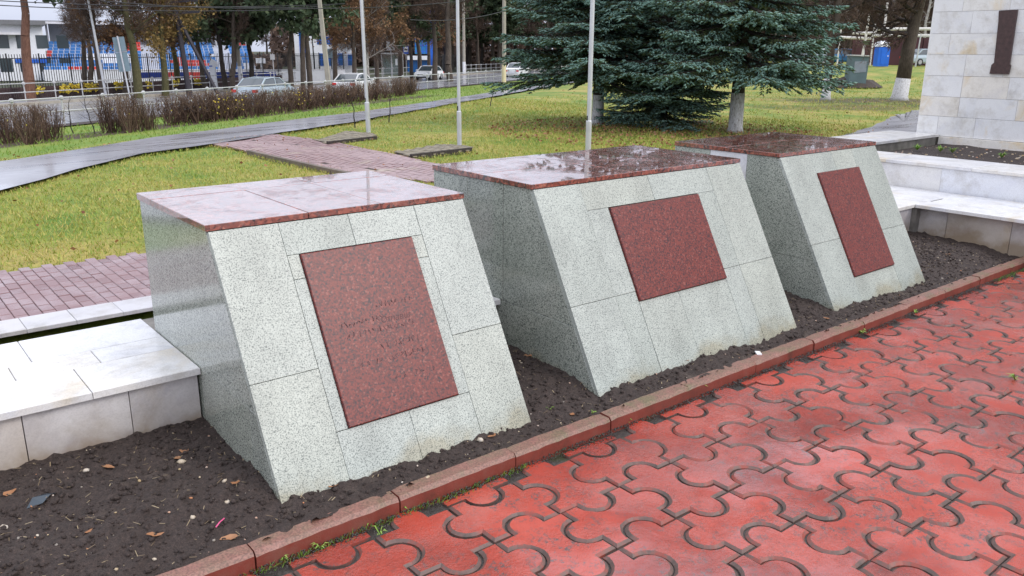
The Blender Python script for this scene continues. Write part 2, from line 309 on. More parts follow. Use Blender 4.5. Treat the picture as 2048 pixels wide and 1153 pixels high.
M['pebble'] = leafy('small stones', [(.13, .11, .10), (.26, .23, .2), (.42, .3, .15), (.55, .5, .44), (.45, .2, .1)], .55, 0, 30)
def bark(name, a, b_, white=None, wz=1.2):
    m, t, b = new_mat(name); v = coord(t, 'Object', (1, 1, .25)); n = noise(t, v, 22, 6, .7); n2 = noise(t, coord(t), 2, 4)
    c = ramp(t, n, [(.35, a), (.65, b_)]); c = mix(t, c, ramp(t, n2, [(.3, g(.7)), (.7, g(1.1))]), .8, 'MULTIPLY')
    t.links.new(c, b.inputs['Base Color']); b.inputs['Roughness'].default_value = .85; bump(t, b, n, .7, .03); return m
M['bark'] = bark('grey brown bark', (.05, .038, .03), (.12, .092, .07))
M['bark_red'] = bark('reddish pine bark', (.11, .05, .032), (.23, .115, .075))
M['bark_moss'] = bark('mossy bark', (.055, .055, .018), (.13, .115, .05))
M['bark_dark'] = bark('dark bark', (.025, .02, .018), (.065, .05, .042))
def limewash():
    m, t, b = new_mat('flaking limewash on bark'); v = coord(t, 'Object', (1, 1, .4)); n = noise(t, v, 30, 6, .7)
    t.links.new(ramp(t, n, [(.34, (.16, .13, .11)), (.43, (.5, .49, .48)), (.6, (.66, .66, .67))]), b.inputs['Base Color']); b.inputs['Roughness'].default_value = .9
    bump(t, b, n, .8, .03); return m
M['limewash'] = limewash()
M['birch'] = bark('white birch bark', (.2, .17, .15), (.62, .6, .56))
M['steel'] = plain('brushed grey steel pole', (.56, .57, .6), .33, .35, .1, 3)
M['rail'] = plain('grey painted railing', (.46, .46, .46), .45, .1, .15, 4)
M['edging'] = plain('weathered dark edging', (.14, .11, .085), .7, 0, .3, 4)
M['concrete'] = plain('concrete pole', (.34, .31, .26), .8, 0, .18, 2)
M['whitewash'] = plain('white painted base', (.78, .78, .8), .6, 0, .05)
M['cream'] = plain('cream painted base', (.68, .58, .38), .6, 0, .08)
M['wood_dark'] = plain('dark tarred wood', (.04, .035, .045), .7, 0, .2)
M['sign_back'] = plain('grey sign back', (.22, .3, .34), .5, .2, .08)
M['white'] = plain('white paint', (.78, .79, .82), .5, 0, .05)
M['offwhite'] = plain('off white plaster', (.62, .61, .63), .7, 0, .1, 1)
M['blue'] = plain('blue paint', (.02, .12, .55), .4, 0, .12, 1)
M['blue_seat'] = plain('bright blue seats', (.05, .19, .48), .5, 0, .3, .6)
M['red_seat'] = plain('red seats', (.6, .06, .05), .5, 0, .15, 1)
M['navy'] = plain('navy seats', (.01, .03, .2), .5, 0, .3, 1)
M['stand'] = plain('grandstand concrete', (.5, .52, .58), .7, 0, .1, .4)
M['black_iron'] = plain('black iron', (.02, .022, .025), .5, 0, .2)
M['brown_picket'] = plain('dark brown pickets', (.055, .03, .032), .65, 0, .45, 1.3)
M['roof_grey'] = plain('grey roof', (.17, .17, .18), .6, 0, .12)
M['maroon'] = plain('maroon garage metal', (.075, .022, .028), .5, 0, .2, .8)
M['pipe'] = plain('white lagged pipe', (.66, .63, .58), .6, 0, .1, 2)
M['toilet_blue'] = plain('blue plastic cabin', (.01, .13, .62), .35, 0, .1, 2)
M['cabinet'] = plain('grey green cabinet paint', (.085, .13, .15), .45, 0, .12, 2)
M['patch'] = plain('grey painted-over patch', (.2, .23, .28), .5, 0, .1, 4)
M['tyre'] = plain('black rubber', (.015, .015, .016), .7)
M['rim'] = plain('grey wheel rim', (.4, .4, .42), .35, .5)
M['lamp_red'] = plain('red tail lamp', (.6, .02, .02), .25)
M['lamp_clear'] = plain('clear headlamp', (.7, .72, .75), .15, 0, .03)
M['trim_black'] = plain('black trim', (.02, .02, .022), .5)
M['paint_silver'] = plain('silver blue car paint', (.40, .47, .52), .22, .3, .04)
M['paint_white'] = plain('white car paint', (.72, .73, .74), .22, 0, .03)
M['paint_dark'] = plain('dark car paint', (.09, .03, .05), .22, 0, .03)
M['paint_blue'] = plain('blue car paint', (.03, .2, .42), .22, 0, .03)
M['wire'] = plain('black cable', (.02, .02, .022), .6)
M['pink'] = plain('pink plastic', (.7, .1, .25), .4)
M['dark_plastic'] = plain('dark blue plastic scrap', (.03, .045, .06), .25)
M['terrace_back'] = plain('dirty mortar', (.2, .185, .165), .8, 0, .4, 9)
def glassm(name, col, rough=.08, alpha=None):
    m, t, b = new_mat(name); b.inputs['Base Color'].default_value = (*col, 1); b.inputs['Roughness'].default_value = rough
    b.inputs['Specular IOR Level'].default_value = .9
    if alpha is not None: b.inputs['Alpha'].default_value = alpha
    n = noise(t, coord(t), 1.2, 3); bump(t, b, n, .06, .02); return m
M['car_glass'] = glassm('dark car glass', (.05, .065, .075))
M['blue_glass'] = glassm('blue window glass', (.015, .1, .3), .12)
M['tower_glass'] = glassm('sky blue facade glass', (.03, .2, .42), .1)
M['shelter_glass'] = glassm('shelter glass', (.2, .25, .24), .08, .55)

# ---------------------------------------------------------------- mesh and object helpers
def leaf_quads(P, sz, rr, elong=1.0, flat=0):
    n = len(P); a = rr.normal(0, 1, (n, 3)); a[:, 2] *= (1-flat); a /= np.linalg.norm(a, axis=1)[:, None]; b = rr.normal(0, 1, (n, 3)); b -= a*(a*b).sum(1)[:, None]; b /= np.linalg.norm(b, axis=1)[:, None]
    sz = np.asarray(sz).reshape(-1, 1)*np.ones((n, 1)); A, B = a*sz*elong, b*sz; return np.stack([P-A, P-B*.9, P+A, P+B*.9], 1)
class MB:
    def __init__(s): s.v = []; s.f = []; s.m = []
    def add(s, vs, fs, mi=0):
        o = len(s.v); s.v += [tuple(float(q) for q in p) for p in vs]; s.f += [tuple(o+i for i in f) for f in fs]; s.m += [mi]*len(fs); return s
    def box(s, x0, x1, y0, y1, z0, z1, mi=0):
        return s.add([(x0, y0, z0), (x1, y0, z0), (x1, y1, z0), (x0, y1, z0), (x0, y0, z1), (x1, y0, z1), (x1, y1, z1), (x0, y1, z1)],
                     [(0, 3, 2, 1), (4, 5, 6, 7), (0, 1, 5, 4), (1, 2, 6, 5), (2, 3, 7, 6), (3, 0, 4, 7)], mi)
    def bar(s, a, b, w, h=None, mi=0):                      # rectangular bar between two points
        a, b = np.array(a, float), np.array(b, float); h = h or w; d = b-a; d /= np.linalg.norm(d)
        r = np.cross(d, (0, 0, 1)) if abs(d[2]) < .9 else np.array([1.0, 0, 0]); r /= np.linalg.norm(r); u = np.cross(r, d)
        vs = [p+r*i*w/2+u*j*h/2 for p in (a, b) for i, j in ((-1, -1), (1, -1), (1, 1), (-1, 1))]
        return s.add(vs, [(0, 1, 2, 3), (7, 6, 5, 4), (0, 4, 5, 1), (1, 5, 6, 2), (2, 6, 7, 3), (3, 7, 4, 0)], mi)
    def tube(s, pts, rad, n=8, mi=0, cap=True):
        pts = [np.array(p, float) for p in pts]; k = len(pts)
        if not hasattr(rad, '__len__'): rad = [rad]*k
        vs = []; prev = None
        for i, p in enumerate(pts):
            d = pts[min(i+1, k-1)]-pts[max(i-1, 0)]; d = d/(np.linalg.norm(d)+1e-9)
            if prev is None:
                r = np.cross(d, (0, 0, 1)) if abs(d[2]) < .9 else np.cross(d, (0, 1, 0))
            else: r = prev - d*(prev@d)
            r = r/(np.linalg.norm(r)+1e-9); prev = r; u = np.cross(d, r)
            for j in range(n):
                a = 2*math.pi*j/n; vs.append(p+(r*math.cos(a)+u*math.sin(a))*rad[i])
        fs = [(i*n+j, i*n+(j+1) % n, (i+1)*n+(j+1) % n, (i+1)*n+j) for i in range(k-1) for j in range(n)]
        if cap: fs += [tuple(range(n-1, -1, -1)), tuple(range((k-1)*n, k*n))]
        return s.add(vs, fs, mi)
    def prism(s, poly, n0, z1, mi=0):                       # vertical prism, poly list of (x,y)
        k = len(poly)
        return s.add([(x, y, n0) for x, y in poly]+[(x, y, z1) for x, y in poly],
                     [tuple(range(k-1, -1, -1)), tuple(range(k, 2*k))]+[(i, (i+1) % k, k+(i+1) % k, k+i) for i in range(k)], mi)
    def slabs(s, quad, nrm, t, mi=0):                       # quad (4 pts) thickened by -nrm*t
        q = [np.array(p, float) for p in quad]; nn = np.array(nrm, float)
        return s.add(q+[p-nn*t for p in q], [(0, 1, 2, 3), (7, 6, 5, 4), (0, 4, 5, 1), (1, 5, 6, 2), (2, 6, 7, 3), (3, 7, 4, 0)], mi)
    def mesh(s, name, mats, smooth=False):
        me = bpy.data.meshes.new(name); me.from_pydata(s.v, [], s.f)
        for m in (mats if isinstance(mats, (list, tuple)) else [mats]): me.materials.append(m)
        if any(s.m): me.polygons.foreach_set('material_index', s.m)
        if smooth: me.polygons.foreach_set('use_smooth', [True]*len(me.polygons))
        me.update(); return me
def npmesh(name, V, Fc, mats, midx=None, smooth=False):     # V (n,3), Fc (m,k) same-size faces
    V = np.asarray(V, np.float32); Fc = np.asarray(Fc, np.int32); me = bpy.data.meshes.new(name); m, k = Fc.shape
    me.vertices.add(len(V)); me.vertices.foreach_set('co', V.ravel())
    me.loops.add(m*k); me.loops.foreach_set('vertex_index', Fc.ravel())
    me.polygons.add(m); me.polygons.foreach_set('loop_start', np.arange(0, m*k, k, dtype=np.int32))
    try: me.polygons.foreach_set('loop_total', np.full(m, k, np.int32))
    except Exception: pass
    for mm in (mats if isinstance(mats, (list, tuple)) else [mats]): me.materials.append(mm)
    if midx is not None: me.polygons.foreach_set('material_index', np.asarray(midx, np.int32))
    if smooth: me.polygons.foreach_set('use_smooth', np.ones(m, bool))
    me.update(calc_edges=True); me.validate(); return me
def link(name, data, parent=None, loc=None, rot=None):
    o = bpy.data.objects.new(name, data); C.objects.link(o)
    if parent is not None: o.parent = parent
    if loc is not None: o.location = [float(q) for q in loc]
    if rot is not None: o.rotation_euler = rot
    return o
def tag(o, label=None, cat=None, group=None, kind=None):
    for k, v in (('label', label), ('category', cat), ('group', group), ('kind', kind)):
        if v: o[k] = v
    return o
def thing(name, label, cat, loc=(0, 0, 0), rz=0, group=None):
    return tag(link(name, None, None, loc, (0, 0, rz)), label, cat, group)
def part(name, mb, mats, parent, off=None, label=None, kind=None, smooth=False):
    """off: world location of the thing when the builder used world coordinates"""
    if off is not None: mb.v = [(x-off[0], y-off[1], z-off[2]) for x, y, z in mb.v]
    o = link(name, mb.mesh(name, mats, smooth), parent)
    return tag(o, label, None, None, kind)
def struct(name, data): return tag(link(name, data), kind='structure')
def copy_tree(o, parent=None, loc=None, rot=None, scale=None, label=None, group=None):
    c = o.copy(); C.objects.link(c); c.parent = parent
    if loc is not None: c.location = [float(q) for q in loc]
    if rot is not None: c.rotation_euler = rot
    if scale is not None: c.scale = scale if hasattr(scale, '__len__') else (scale,)*3
    if label: c['label'] = label
    if group: c['group'] = group
    for ch in list(o.children): copy_tree(ch, c)
    return c

# ================================================================ GROUND
PLAZA_Z, KERB_Z, SX1 = .11, .17, 6.72
# terrain sheet, finer near the viewer
def axis(a, b, fine, step0, grow):
    out = [a]; 
    while out[-1] < b: out.append(out[-1] + (step0 if out[-1] < fine else min(40, step0 + (out[-1]-fine)*grow)))
    return np.array(out)
xs = np.concatenate([-axis(3.0, 600, 20, 1.6, .08)[::-1], axis(-2.0, 600, 60, .9, .06)])
ys = np.concatenate([-axis(-3.9, 600, 8, 4, .3)[::-1], axis(4.4, 700, 55, .7, .05)])
XX, YY = np.meshgrid(xs, ys); ZZ = gz(XX, YY)
inner = (YY < 3.95) & (XX < 10.0) & (XX > -40)
ZZ = np.where((YY < 6.9) & (XX < 9), -.9, ZZ)
bumps = np.sin(XX*1.7+YY*.6)*np.cos(YY*1.3-XX*.4)*.02 + np.sin(XX*.5+2)*np.sin(YY*.43)*.04
ZZ = ZZ + bumps*((np.hypot(XX, YY) < 60) & (YY > 9.5) & (droad(XX, YY) < -17.5)) - .045
def grid_mesh(name, XX, YY, ZZ, mat, smooth=True):
    h, w = XX.shape; V = np.stack([XX, YY, ZZ], -1).reshape(-1, 3); i = np.arange(h*w).reshape(h, w)
    Fc = np.stack([i[:-1, :-1], i[:-1, 1:], i[1:, 1:], i[1:, :-1]], -1).reshape(-1, 4); return npmesh(name, V, Fc, mat, smooth=smooth)
struct('ground', grid_mesh('ground', XX, YY, ZZ, M['lawn']))
def gsheet(poly, lift, step=1.0):                          # sheet following the land over strips of paired edges
    a, b = poly; n = max(len(a), 2); rows = []
    for p, q in zip(a, b): rows.append([(p[0]+(q[0]-p[0])*k/4, p[1]+(q[1]-p[1])*k/4) for k in range(5)])
    XY = np.array(rows); X, Y = XY[..., 0], XY[..., 1]; return X, Y, gz(X, Y)+lift
def resample(pts, n):
    P = np.array([(p[0], p[1]) for p in pts]); L = np.r_[0, np.cumsum(np.linalg.norm(np.diff(P, axis=0), axis=1))]
    s = np.linspace(0, L[-1], n); return np.stack([np.interp(s, L, P[:, 0]), np.interp(s, L, P[:, 1])], 1)
near_edge = [at(u, v) for u, v in ((0, 385), (120, 353), (250, 318), (330, 303), (430, 291), (560, 268), (700, 247), (800, 228), (900, 210), (1040, 185))]
far_edge = [at(u, v) for u, v in ((0, 326), (100, 311), (200, 295), (320, 275), (430, 262), (560, 245), (700, 228), (800, 214), (900, 199), (1040, 177))]
def ext(e, k0, k1):
    a, b, c, d = np.array(e[0]), np.array(e[1]), np.array(e[-2]), np.array(e[-1])
    u0 = (a-b)/np.linalg.norm(a-b); u1 = (d-c)/np.linalg.norm(d-c); return [a+u0*k0]+list(e)+[d+u1*k1]
ne, fe = resample(ext(near_edge, 12, 60), 90), resample(ext(far_edge, 12, 60), 90)
jit = RNG.normal(0, .05, (90, 2)); ne = ne+jit; fe = fe+RNG.normal(0, .04, (90, 2))
struct('asphalt_path', grid_mesh('asphalt_path', *gsheet((ne, fe), .03), M['asphalt']))
def band(d0, d1, t0, t1, n, lift):                          # strip parallel to the road
    t = np.linspace(t0, t1, n); ux, uy = 1/1.177, .62/1.177; nx, ny = -.62/1.177, 1/1.177
    def P(d): return np.stack([ux*t+nx*d, 33.2+uy*t+ny*d], 1)
    return gsheet((P(d0), P(d1)), lift)
struct('road', grid_mesh('road', *band(.6, 11.6, -60, 420, 120, .012), M['road']))
struct('road_shoulder', grid_mesh('road_shoulder', *band(-.35, .6, -60, 420, 120, .004), M['soil_far']))
X, Y, Z = band(11.75, 14.6, -60, 420, 120, .14); struct('pavement', grid_mesh('pavement', X, Y, Z, M['asphalt']))
kb = MB()
def RP(t, d, z=0): return np.array([t/1.177-.62/1.177*d, 33.2+.62/1.177*t+d/1.177, -1.45+z])
for t in np.arange(-60, 200, 3.0): kb.bar(RP(t+.01, 11.68, .08), RP(t+2.99, 11.68, .08), .15, .16)
struct('road_kerb', kb.mesh('road_kerb', M['concrete']))
mk = MB()
for t in np.arange(-60, 200, 6.0):
    a, b, c, d = RP(t, 6.05, .02), RP(t+3, 6.05, .02), RP(t+3, 6.2, .02), RP(t, 6.2, .02); mk.add([a, b, c, d], [(0, 1, 2, 3)])
struct('road_lane_marking', mk.mesh('road_lane_marking', M['whitewash']))

# leaf litter / bare ground patches under spruces and hedge
def patch(name, pts, lift, mat):
    P = [at(u, v) for u, v in pts]; c = np.mean(P, 0); mb = MB(); n = len(P)
    ring = resample(P+[P[0]], 41)[:-1] + RNG.normal(0, .1, (40, 2))
    vs = [(c[0], c[1], gz(c[0], c[1])+lift)]
    for k in (.35, .7, 1):
        for x, y in ring: X, Y = c[0]+(x-c[0])*k, c[1]+(y-c[1])*k; vs.append((X, Y, float(gz(X, Y))+lift))
    fs = [(0, 1+i, 1+(i+1) % 40) for i in range(40)]
    for r in range(2): fs += [(1+r*40+i, 1+(r+1)*40+i, 1+(r+1)*40+(i+1) % 40, 1+r*40+(i+1) % 40) for i in range(40)]
    mb.add(vs, fs); return struct(name, mb.mesh(name, mat))
patch('side_path', [(1690, 274), (1740, 256), (1795, 228), (1840, 221), (1885, 224), (1880, 268), (1790, 276)], .012, M['asphalt'])

# ================================================================ PLAZA OF INTERLOCKING TILES
TX, TY, OX, OY = .2845, .2660, 1.4187, 1.8178
def side_curve(L):                                          # along 0..L, bump towards +
    r, c = .068, L/2; off = .012; w = math.sqrt(r*r-off*off); pts = [(0, 0), (c-w, 0)]
    a0 = math.atan2(-off, -w); a1 = math.atan2(-off, w)
    if a0 < 0: a0 += 2*math.pi
    for k in range(1, 12):
        a = a0+(a1-a0)*k/12; pts.append((c+r*math.cos(a), off+r*math.sin(a)))
    pts.append((c+w, 0)); return pts                        # last point (L,0) left to next side
def outline(sx, sy):                                        # sx: sign of +Y bulge of horizontals; vertical sides opposite
    P = []
    for x, y in side_curve(TX): P.append((x, -y*sx))                       # bottom, outward is -y
    for x, y in side_curve(TY): P.append((TX+y*sy, x))                     # right
    for x, y in side_curve(TX): P.append((TX-x, TY+y*sx))                  # top
    for x, y in side_curve(TY): P.append((-y*sy, TY-x))                    # left
    return np.array(P)
def inset(P, d):
    n = len(P); out = []
    for i in range(n):
        a, b, c = P[i-1], P[i], P[(i+1) % n]; e1 = (b-a)/np.linalg.norm(b-a); e2 = (c-b)/np.linalg.norm(c-b)
        n1, n2 = np.array([-e1[1], e1[0]]), np.array([-e2[1], e2[0]]); m = n1+n2; L = np.linalg.norm(m)
        if L < .3: m = n1; k = 1
        else: m = m/L; k = min(1.35, 1/max(.4, m@n1))
        out.append(b+m*d*k)
    return np.array(out)
def tile_mesh(sx, sy, seed):
    rr = np.random.default_rng(seed); P = outline(sx, sy)-np.array([TX/2, TY/2]); n = len(P)
    g0 = inset(P, .0032+rr.uniform(-.001, .001)); g1 = inset(P, .0122+rr.uniform(-.001, .0015))
    g1 = g1+rr.normal(0, .0009, g1.shape)
    mb = MB(); top = [(x, y, 0) for x, y in g1]; ed = [(x, y, -.008) for x, y in g0]; bt = [(x, y, -.03) for x, y in g0]
    mb.add(top+ed+bt, [tuple(range(n))], 0)
    mb.f += [(n+i, n+(i+1) % n, (i+1) % n, i) for i in range(n)]; mb.m += [1]*n
    mb.f += [(2*n+i, 2*n+(i+1) % n, n+(i+1) % n, n+i) for i in range(n)]; mb.m += [1]*n
    return mb
TM = {(s): [tile_mesh(s, -s, 5+k).mesh('paving_tile', [M['tile'], M['tile_edge']]) for k in range(4)] for s in (1, -1)}
pl = MB(); pl.add([(-6, -6, PLAZA_Z-.013), (SX1, -6, PLAZA_Z-.013), (SX1, 2.2, PLAZA_Z-.013), (-6, 2.2, PLAZA_Z-.013)], [(0, 1, 2, 3)])
plaza = struct('plaza', pl.mesh('plaza', M['grout']))
cells = []
for i in range(-24, 19):
    for j in range(-26, 1):
        cx, cy = OX+(i+.5)*TX, OY+(j+.5)*TY
        if cx > SX1-.1: continue
        d = np.array([cx, cy, PLAZA_Z])-CAM; zf = d@Fv; vis = False
        if zf > .3:
            u, v = 1024+FOC*(d@Rv)/zf, 576.5-FOC*(d@Uv)/zf; vis = -160 < u < 2200 and 300 < v < 1300
        cells.append((not vis, math.hypot(cx, cy), i, j, cx, cy))
cells.sort(); rest = MB()
fill = {}
for s_ in (1, -1):                                         # cut tiles along the kerb
    P = [(x-TX/2, -y*s_) for x, y in side_curve(TX)]+[(TX/2, 0), (TX/2, .052), (-TX/2, .052)]; P = inset(np.array(P), .009); k = len(P); mb = MB()
    mb.add([(x, y, 0) for x, y in P]+[(x, y, -.03) for x, y in P], [tuple(range(k))]+[(k+i, k+(i+1) % k, (i+1) % k, i) for i in range(k)]); mb.m = [0]+[1]*k
    fill[s_] = mb.mesh('cut_tile', [M['tile'], M['tile_edge']])
for i in range(-10, 19):
    cx = OX+(i+.5)*TX
    if cx < SX1-.1 and i % 2 == 0: link('cut_tile', fill[1], plaza, (cx, OY+TY, PLAZA_Z-random.uniform(.001, .006)), (random.gauss(0, .01), random.gauss(0, .01), 0))
for n, (nv, _, i, j, cx, cy) in enumerate(cells):
    s = 1 if (i+j) % 2 == 0 else -1      # cell (0,-1) bulges out in Y
    s = -s
    dz = random.uniform(-.002, .0015)
    if n < 300 and not nv:
        o = link('paving_tile', TM[s][random.randrange(4)], plaza, (cx, cy, PLAZA_Z+dz), (random.gauss(0, .006), random.gauss(0, .006), random.gauss(0, .006)))
    else:
        P = inset(outline(s, -s), .008); k = len(P)
        rest.add([(x+cx-TX/2, y+cy-TY/2, PLAZA_Z+dz) for x, y in P], [tuple(range(k))])
o = link('paving_tile_field', rest.mesh('paving_tile_field', M['tile']), plaza); o['kind'] = 'stuff'

# kerb
kt = thing('kerb', 'long red kerb of concrete stones between the dark soil bed and the red tiles', 'kerb', (2.3, 2.18, PLAZA_Z))
k = 0
for k in range(-8, 12):
    x0 = .767+.505*k+.0025; x1 = x0+.5
    if x1 > SX1: x1 = SX1
    if x0 > SX1-.1: break
    mb = MB(); jy = random.uniform(-.005, .005); jz = random.uniform(-.003, .003)
    prof = [(2.147, -.05), (2.147, KERB_Z-.014), (2.158, KERB_Z), (2.213, KERB_Z), (2.219, KERB_Z-.006), (2.219, -.05)]
    nseg = 14; n = len(prof); vs = []
    for a in range(nseg+1):
        t = a/nseg; x = x0+(x1-x0)*t; e = .004 if a in (0, nseg) else 0
        for q, (y, z) in enumerate(prof):
            w = random.gauss(0, .0008) if z > 0 else 0; chip = -random.random()*.004 if q == 3 else 0
            vs.append((x, y+jy+w+(e if q < 3 else -e)*.6+chip, z+jz+w-(e*.7 if 0 < q < 5 else 0)))
    fs = [(a*n+q, a*n+(q+1) % n, (a+1)*n+(q+1) % n, (a+1)*n+q) for a in range(nseg) for q in range(n)]
    fs += [tuple(range(n)), tuple(range(nseg*n+n-1, nseg*n-1, -1))]
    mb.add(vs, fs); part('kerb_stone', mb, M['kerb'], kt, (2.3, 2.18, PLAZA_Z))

# ================================================================ SOIL BED
def fbm(x, y, s, seed, oct=4):
    r = np.random.default_rng(seed); z = 0; a = 1
    for o in range(oct):
        for k in range(5):
            th = r.uniform(0, 2*math.pi); f = s*2**o*r.uniform(.7, 1.3); z = z+a*np.sin((x*math.cos(th)+y*math.sin(th))*f+r.uniform(0, 7))/5
        a *= .55
    return z
PEDS = [(.938, 2.010), (2.399, 3.924), (4.319, 5.423)]
sx, sy = np.meshgrid(np.arange(-3.0, 6.9, .0125), np.arange(2.189, 3.15, .0125))
h = .158 + .05*sm(2.25, 2.55, sy) + .02*sm(2.7, 3.05, sy) + .010*fbm(sx, sy, 5, 3) + .007*fbm(sx, sy, 17, 4) 
h += RNG.normal(0, .0045, h.shape) + .016*np.maximum(0, fbm(sx, sy, 60, 9, 3)-.02)+.01*np.maximum(0, fbm(sx, sy, 130, 19, 3))
sm_ = h.copy(); h[1:-1, 1:-1] = (h[1:-1, 1:-1]*4+h[:-2, 1:-1]+h[2:, 1:-1]+h[1:-1, :-2]+h[1:-1, 2:])/8
h -= .012*np.exp(-((sx-6.6)/.5)**2)
soil = tag(link('soil_bed', grid_mesh('soil_bed', sx, sy, h, M['soil'])), kind='structure')
def soil_z(x, y):
    i = int(np.clip(round((y-2.189)/.0125), 0, h.shape[0]-1)); j = int(np.clip(round((x+3)/.0125), 0, h.shape[1]-1)); return float(h[i, j])
def in_ped(x, y, z=.2, pad=.0):
    for a, b in PEDS:
        if a-pad < x < b+pad and y > 2.801-(1.039-z)*.541-pad: return True
    return False
# clods and pebbles: nobody could count them
def blob(rad, squash, rr):
    t = (1+5**.5)/2; V = np.array([(-1, t, 0), (1, t, 0), (-1, -t, 0), (1, -t, 0), (0, -1, t), (0, 1, t), (0, -1, -t), (0, 1, -t), (t, 0, -1), (t, 0, 1), (-t, 0, -1), (-t, 0, 1)])/1.9
    Fc = np.array([(0, 11, 5), (0, 5, 1), (0, 1, 7), (0, 7, 10), (0, 10, 11), (1, 5, 9), (5, 11, 4), (11, 10, 2), (10, 7, 6), (7, 1, 8), (3, 9, 4), (3, 4, 2), (3, 2, 6), (3, 6, 8), (3, 8, 9), (4, 9, 5), (2, 4, 11), (6, 2, 10), (8, 6, 7), (9, 8, 1)])
    V = V*(1+rr.normal(0, .18, (12, 1))); V = V*np.array([1, rr.uniform(.6, 1), squash])*rad
    a = rr.uniform(0, 6.28); c, s = math.cos(a), math.sin(a); V = V@np.array([(c, s, 0), (-s, c, 0), (0, 0, 1)]); return V, Fc
def scatter_blobs(name, n, r0, r1, mat, ped=True, squash=.6, power=2.5):
    Vs, Fs, o = [], [], 0
    for _ in range(n):
        x, y = RNG.uniform(-.6, 6.6), RNG.uniform(2.23, 3.04)
        if in_ped(x, y): continue
        r = r0+(r1-r0)*RNG.random()**power; V, Fc = blob(r, squash, RNG); V = V+np.array([x, y, soil_z(x, y)+r*.15]); Vs.append(V); Fs.append(Fc+o); o += 12
    return tag(link(name, npmesh(name, np.concatenate(Vs), np.concatenate(Fs), mat, smooth=True)), kind='stuff')
scatter_blobs('soil_clods', 16000, .002, .0125, M['soil'], squash=.7, power=3)
scatter_blobs('pebbles', 1400, .0012, .0075, M['pebble'], power=4)
def bits(n):                                               # stalks and chaff on the soil
    Vs = []
    for _ in range(n):
        x, y = RNG.uniform(-.6, 6.6), RNG.uniform(2.23, 3.04)
        if in_ped(x, y): continue
        a = RNG.uniform(0, 6.28); L_ = RNG.uniform(.004, .03); w = RNG.uniform(.0006, .0014); d = np.array([math.cos(a), math.sin(a), RNG.normal(0, .15)]); s = np.array([-d[1], d[0], 0]); p = np.array([x, y, soil_z(x, y)+.005])
        Vs += [p-s*w, p+s*w, p+d*L_+s*w, p+d*L_-s*w]
    V = np.array(Vs); return tag(link('chaff', npmesh('chaff', V, np.arange(len(V)).reshape(-1, 4), M['chaff'])), kind='stuff')
bits(1500)

# ================================================================ PEDESTALS
T, Y0, Y1, K = 1.039, 2.801, 3.583, .541
NF = np.array([0, -1, K])/math.hypot(1, K)
def fpt(x, z, out=0.0): return np.array([x, Y0+.006-(T-z)*K, z])+NF*out
def fuv(u, v):
    d = ray(u, v); t = (Y0-(T-CAM[2])*K)/(d[1]-K*d[2]); P = CAM+d*t; return P[0], P[2]
def slab_quad(mb, q, nrm, t, ch=.0009):                    # slab with a small chamfer
    q = [np.array(p, float) for p in q]; c = sum(q)/4; nn = np.array(nrm, float)
    inn = [p+(c-p)/np.linalg.norm(c-p)*ch*1.4 for p in q]; lo = [p-nn*ch for p in q]; bt = [p-nn*t for p in q]
    mb.add(inn+lo+bt, [(0, 1, 2, 3)]+[(4+i, 4+(i+1) % 4, (i+1) % 4, i) for i in range(4)]+[(8+i, 8+(i+1) % 4, 4+(i+1) % 4, 4+i) for i in range(4)]+[(11, 10, 9, 8)])
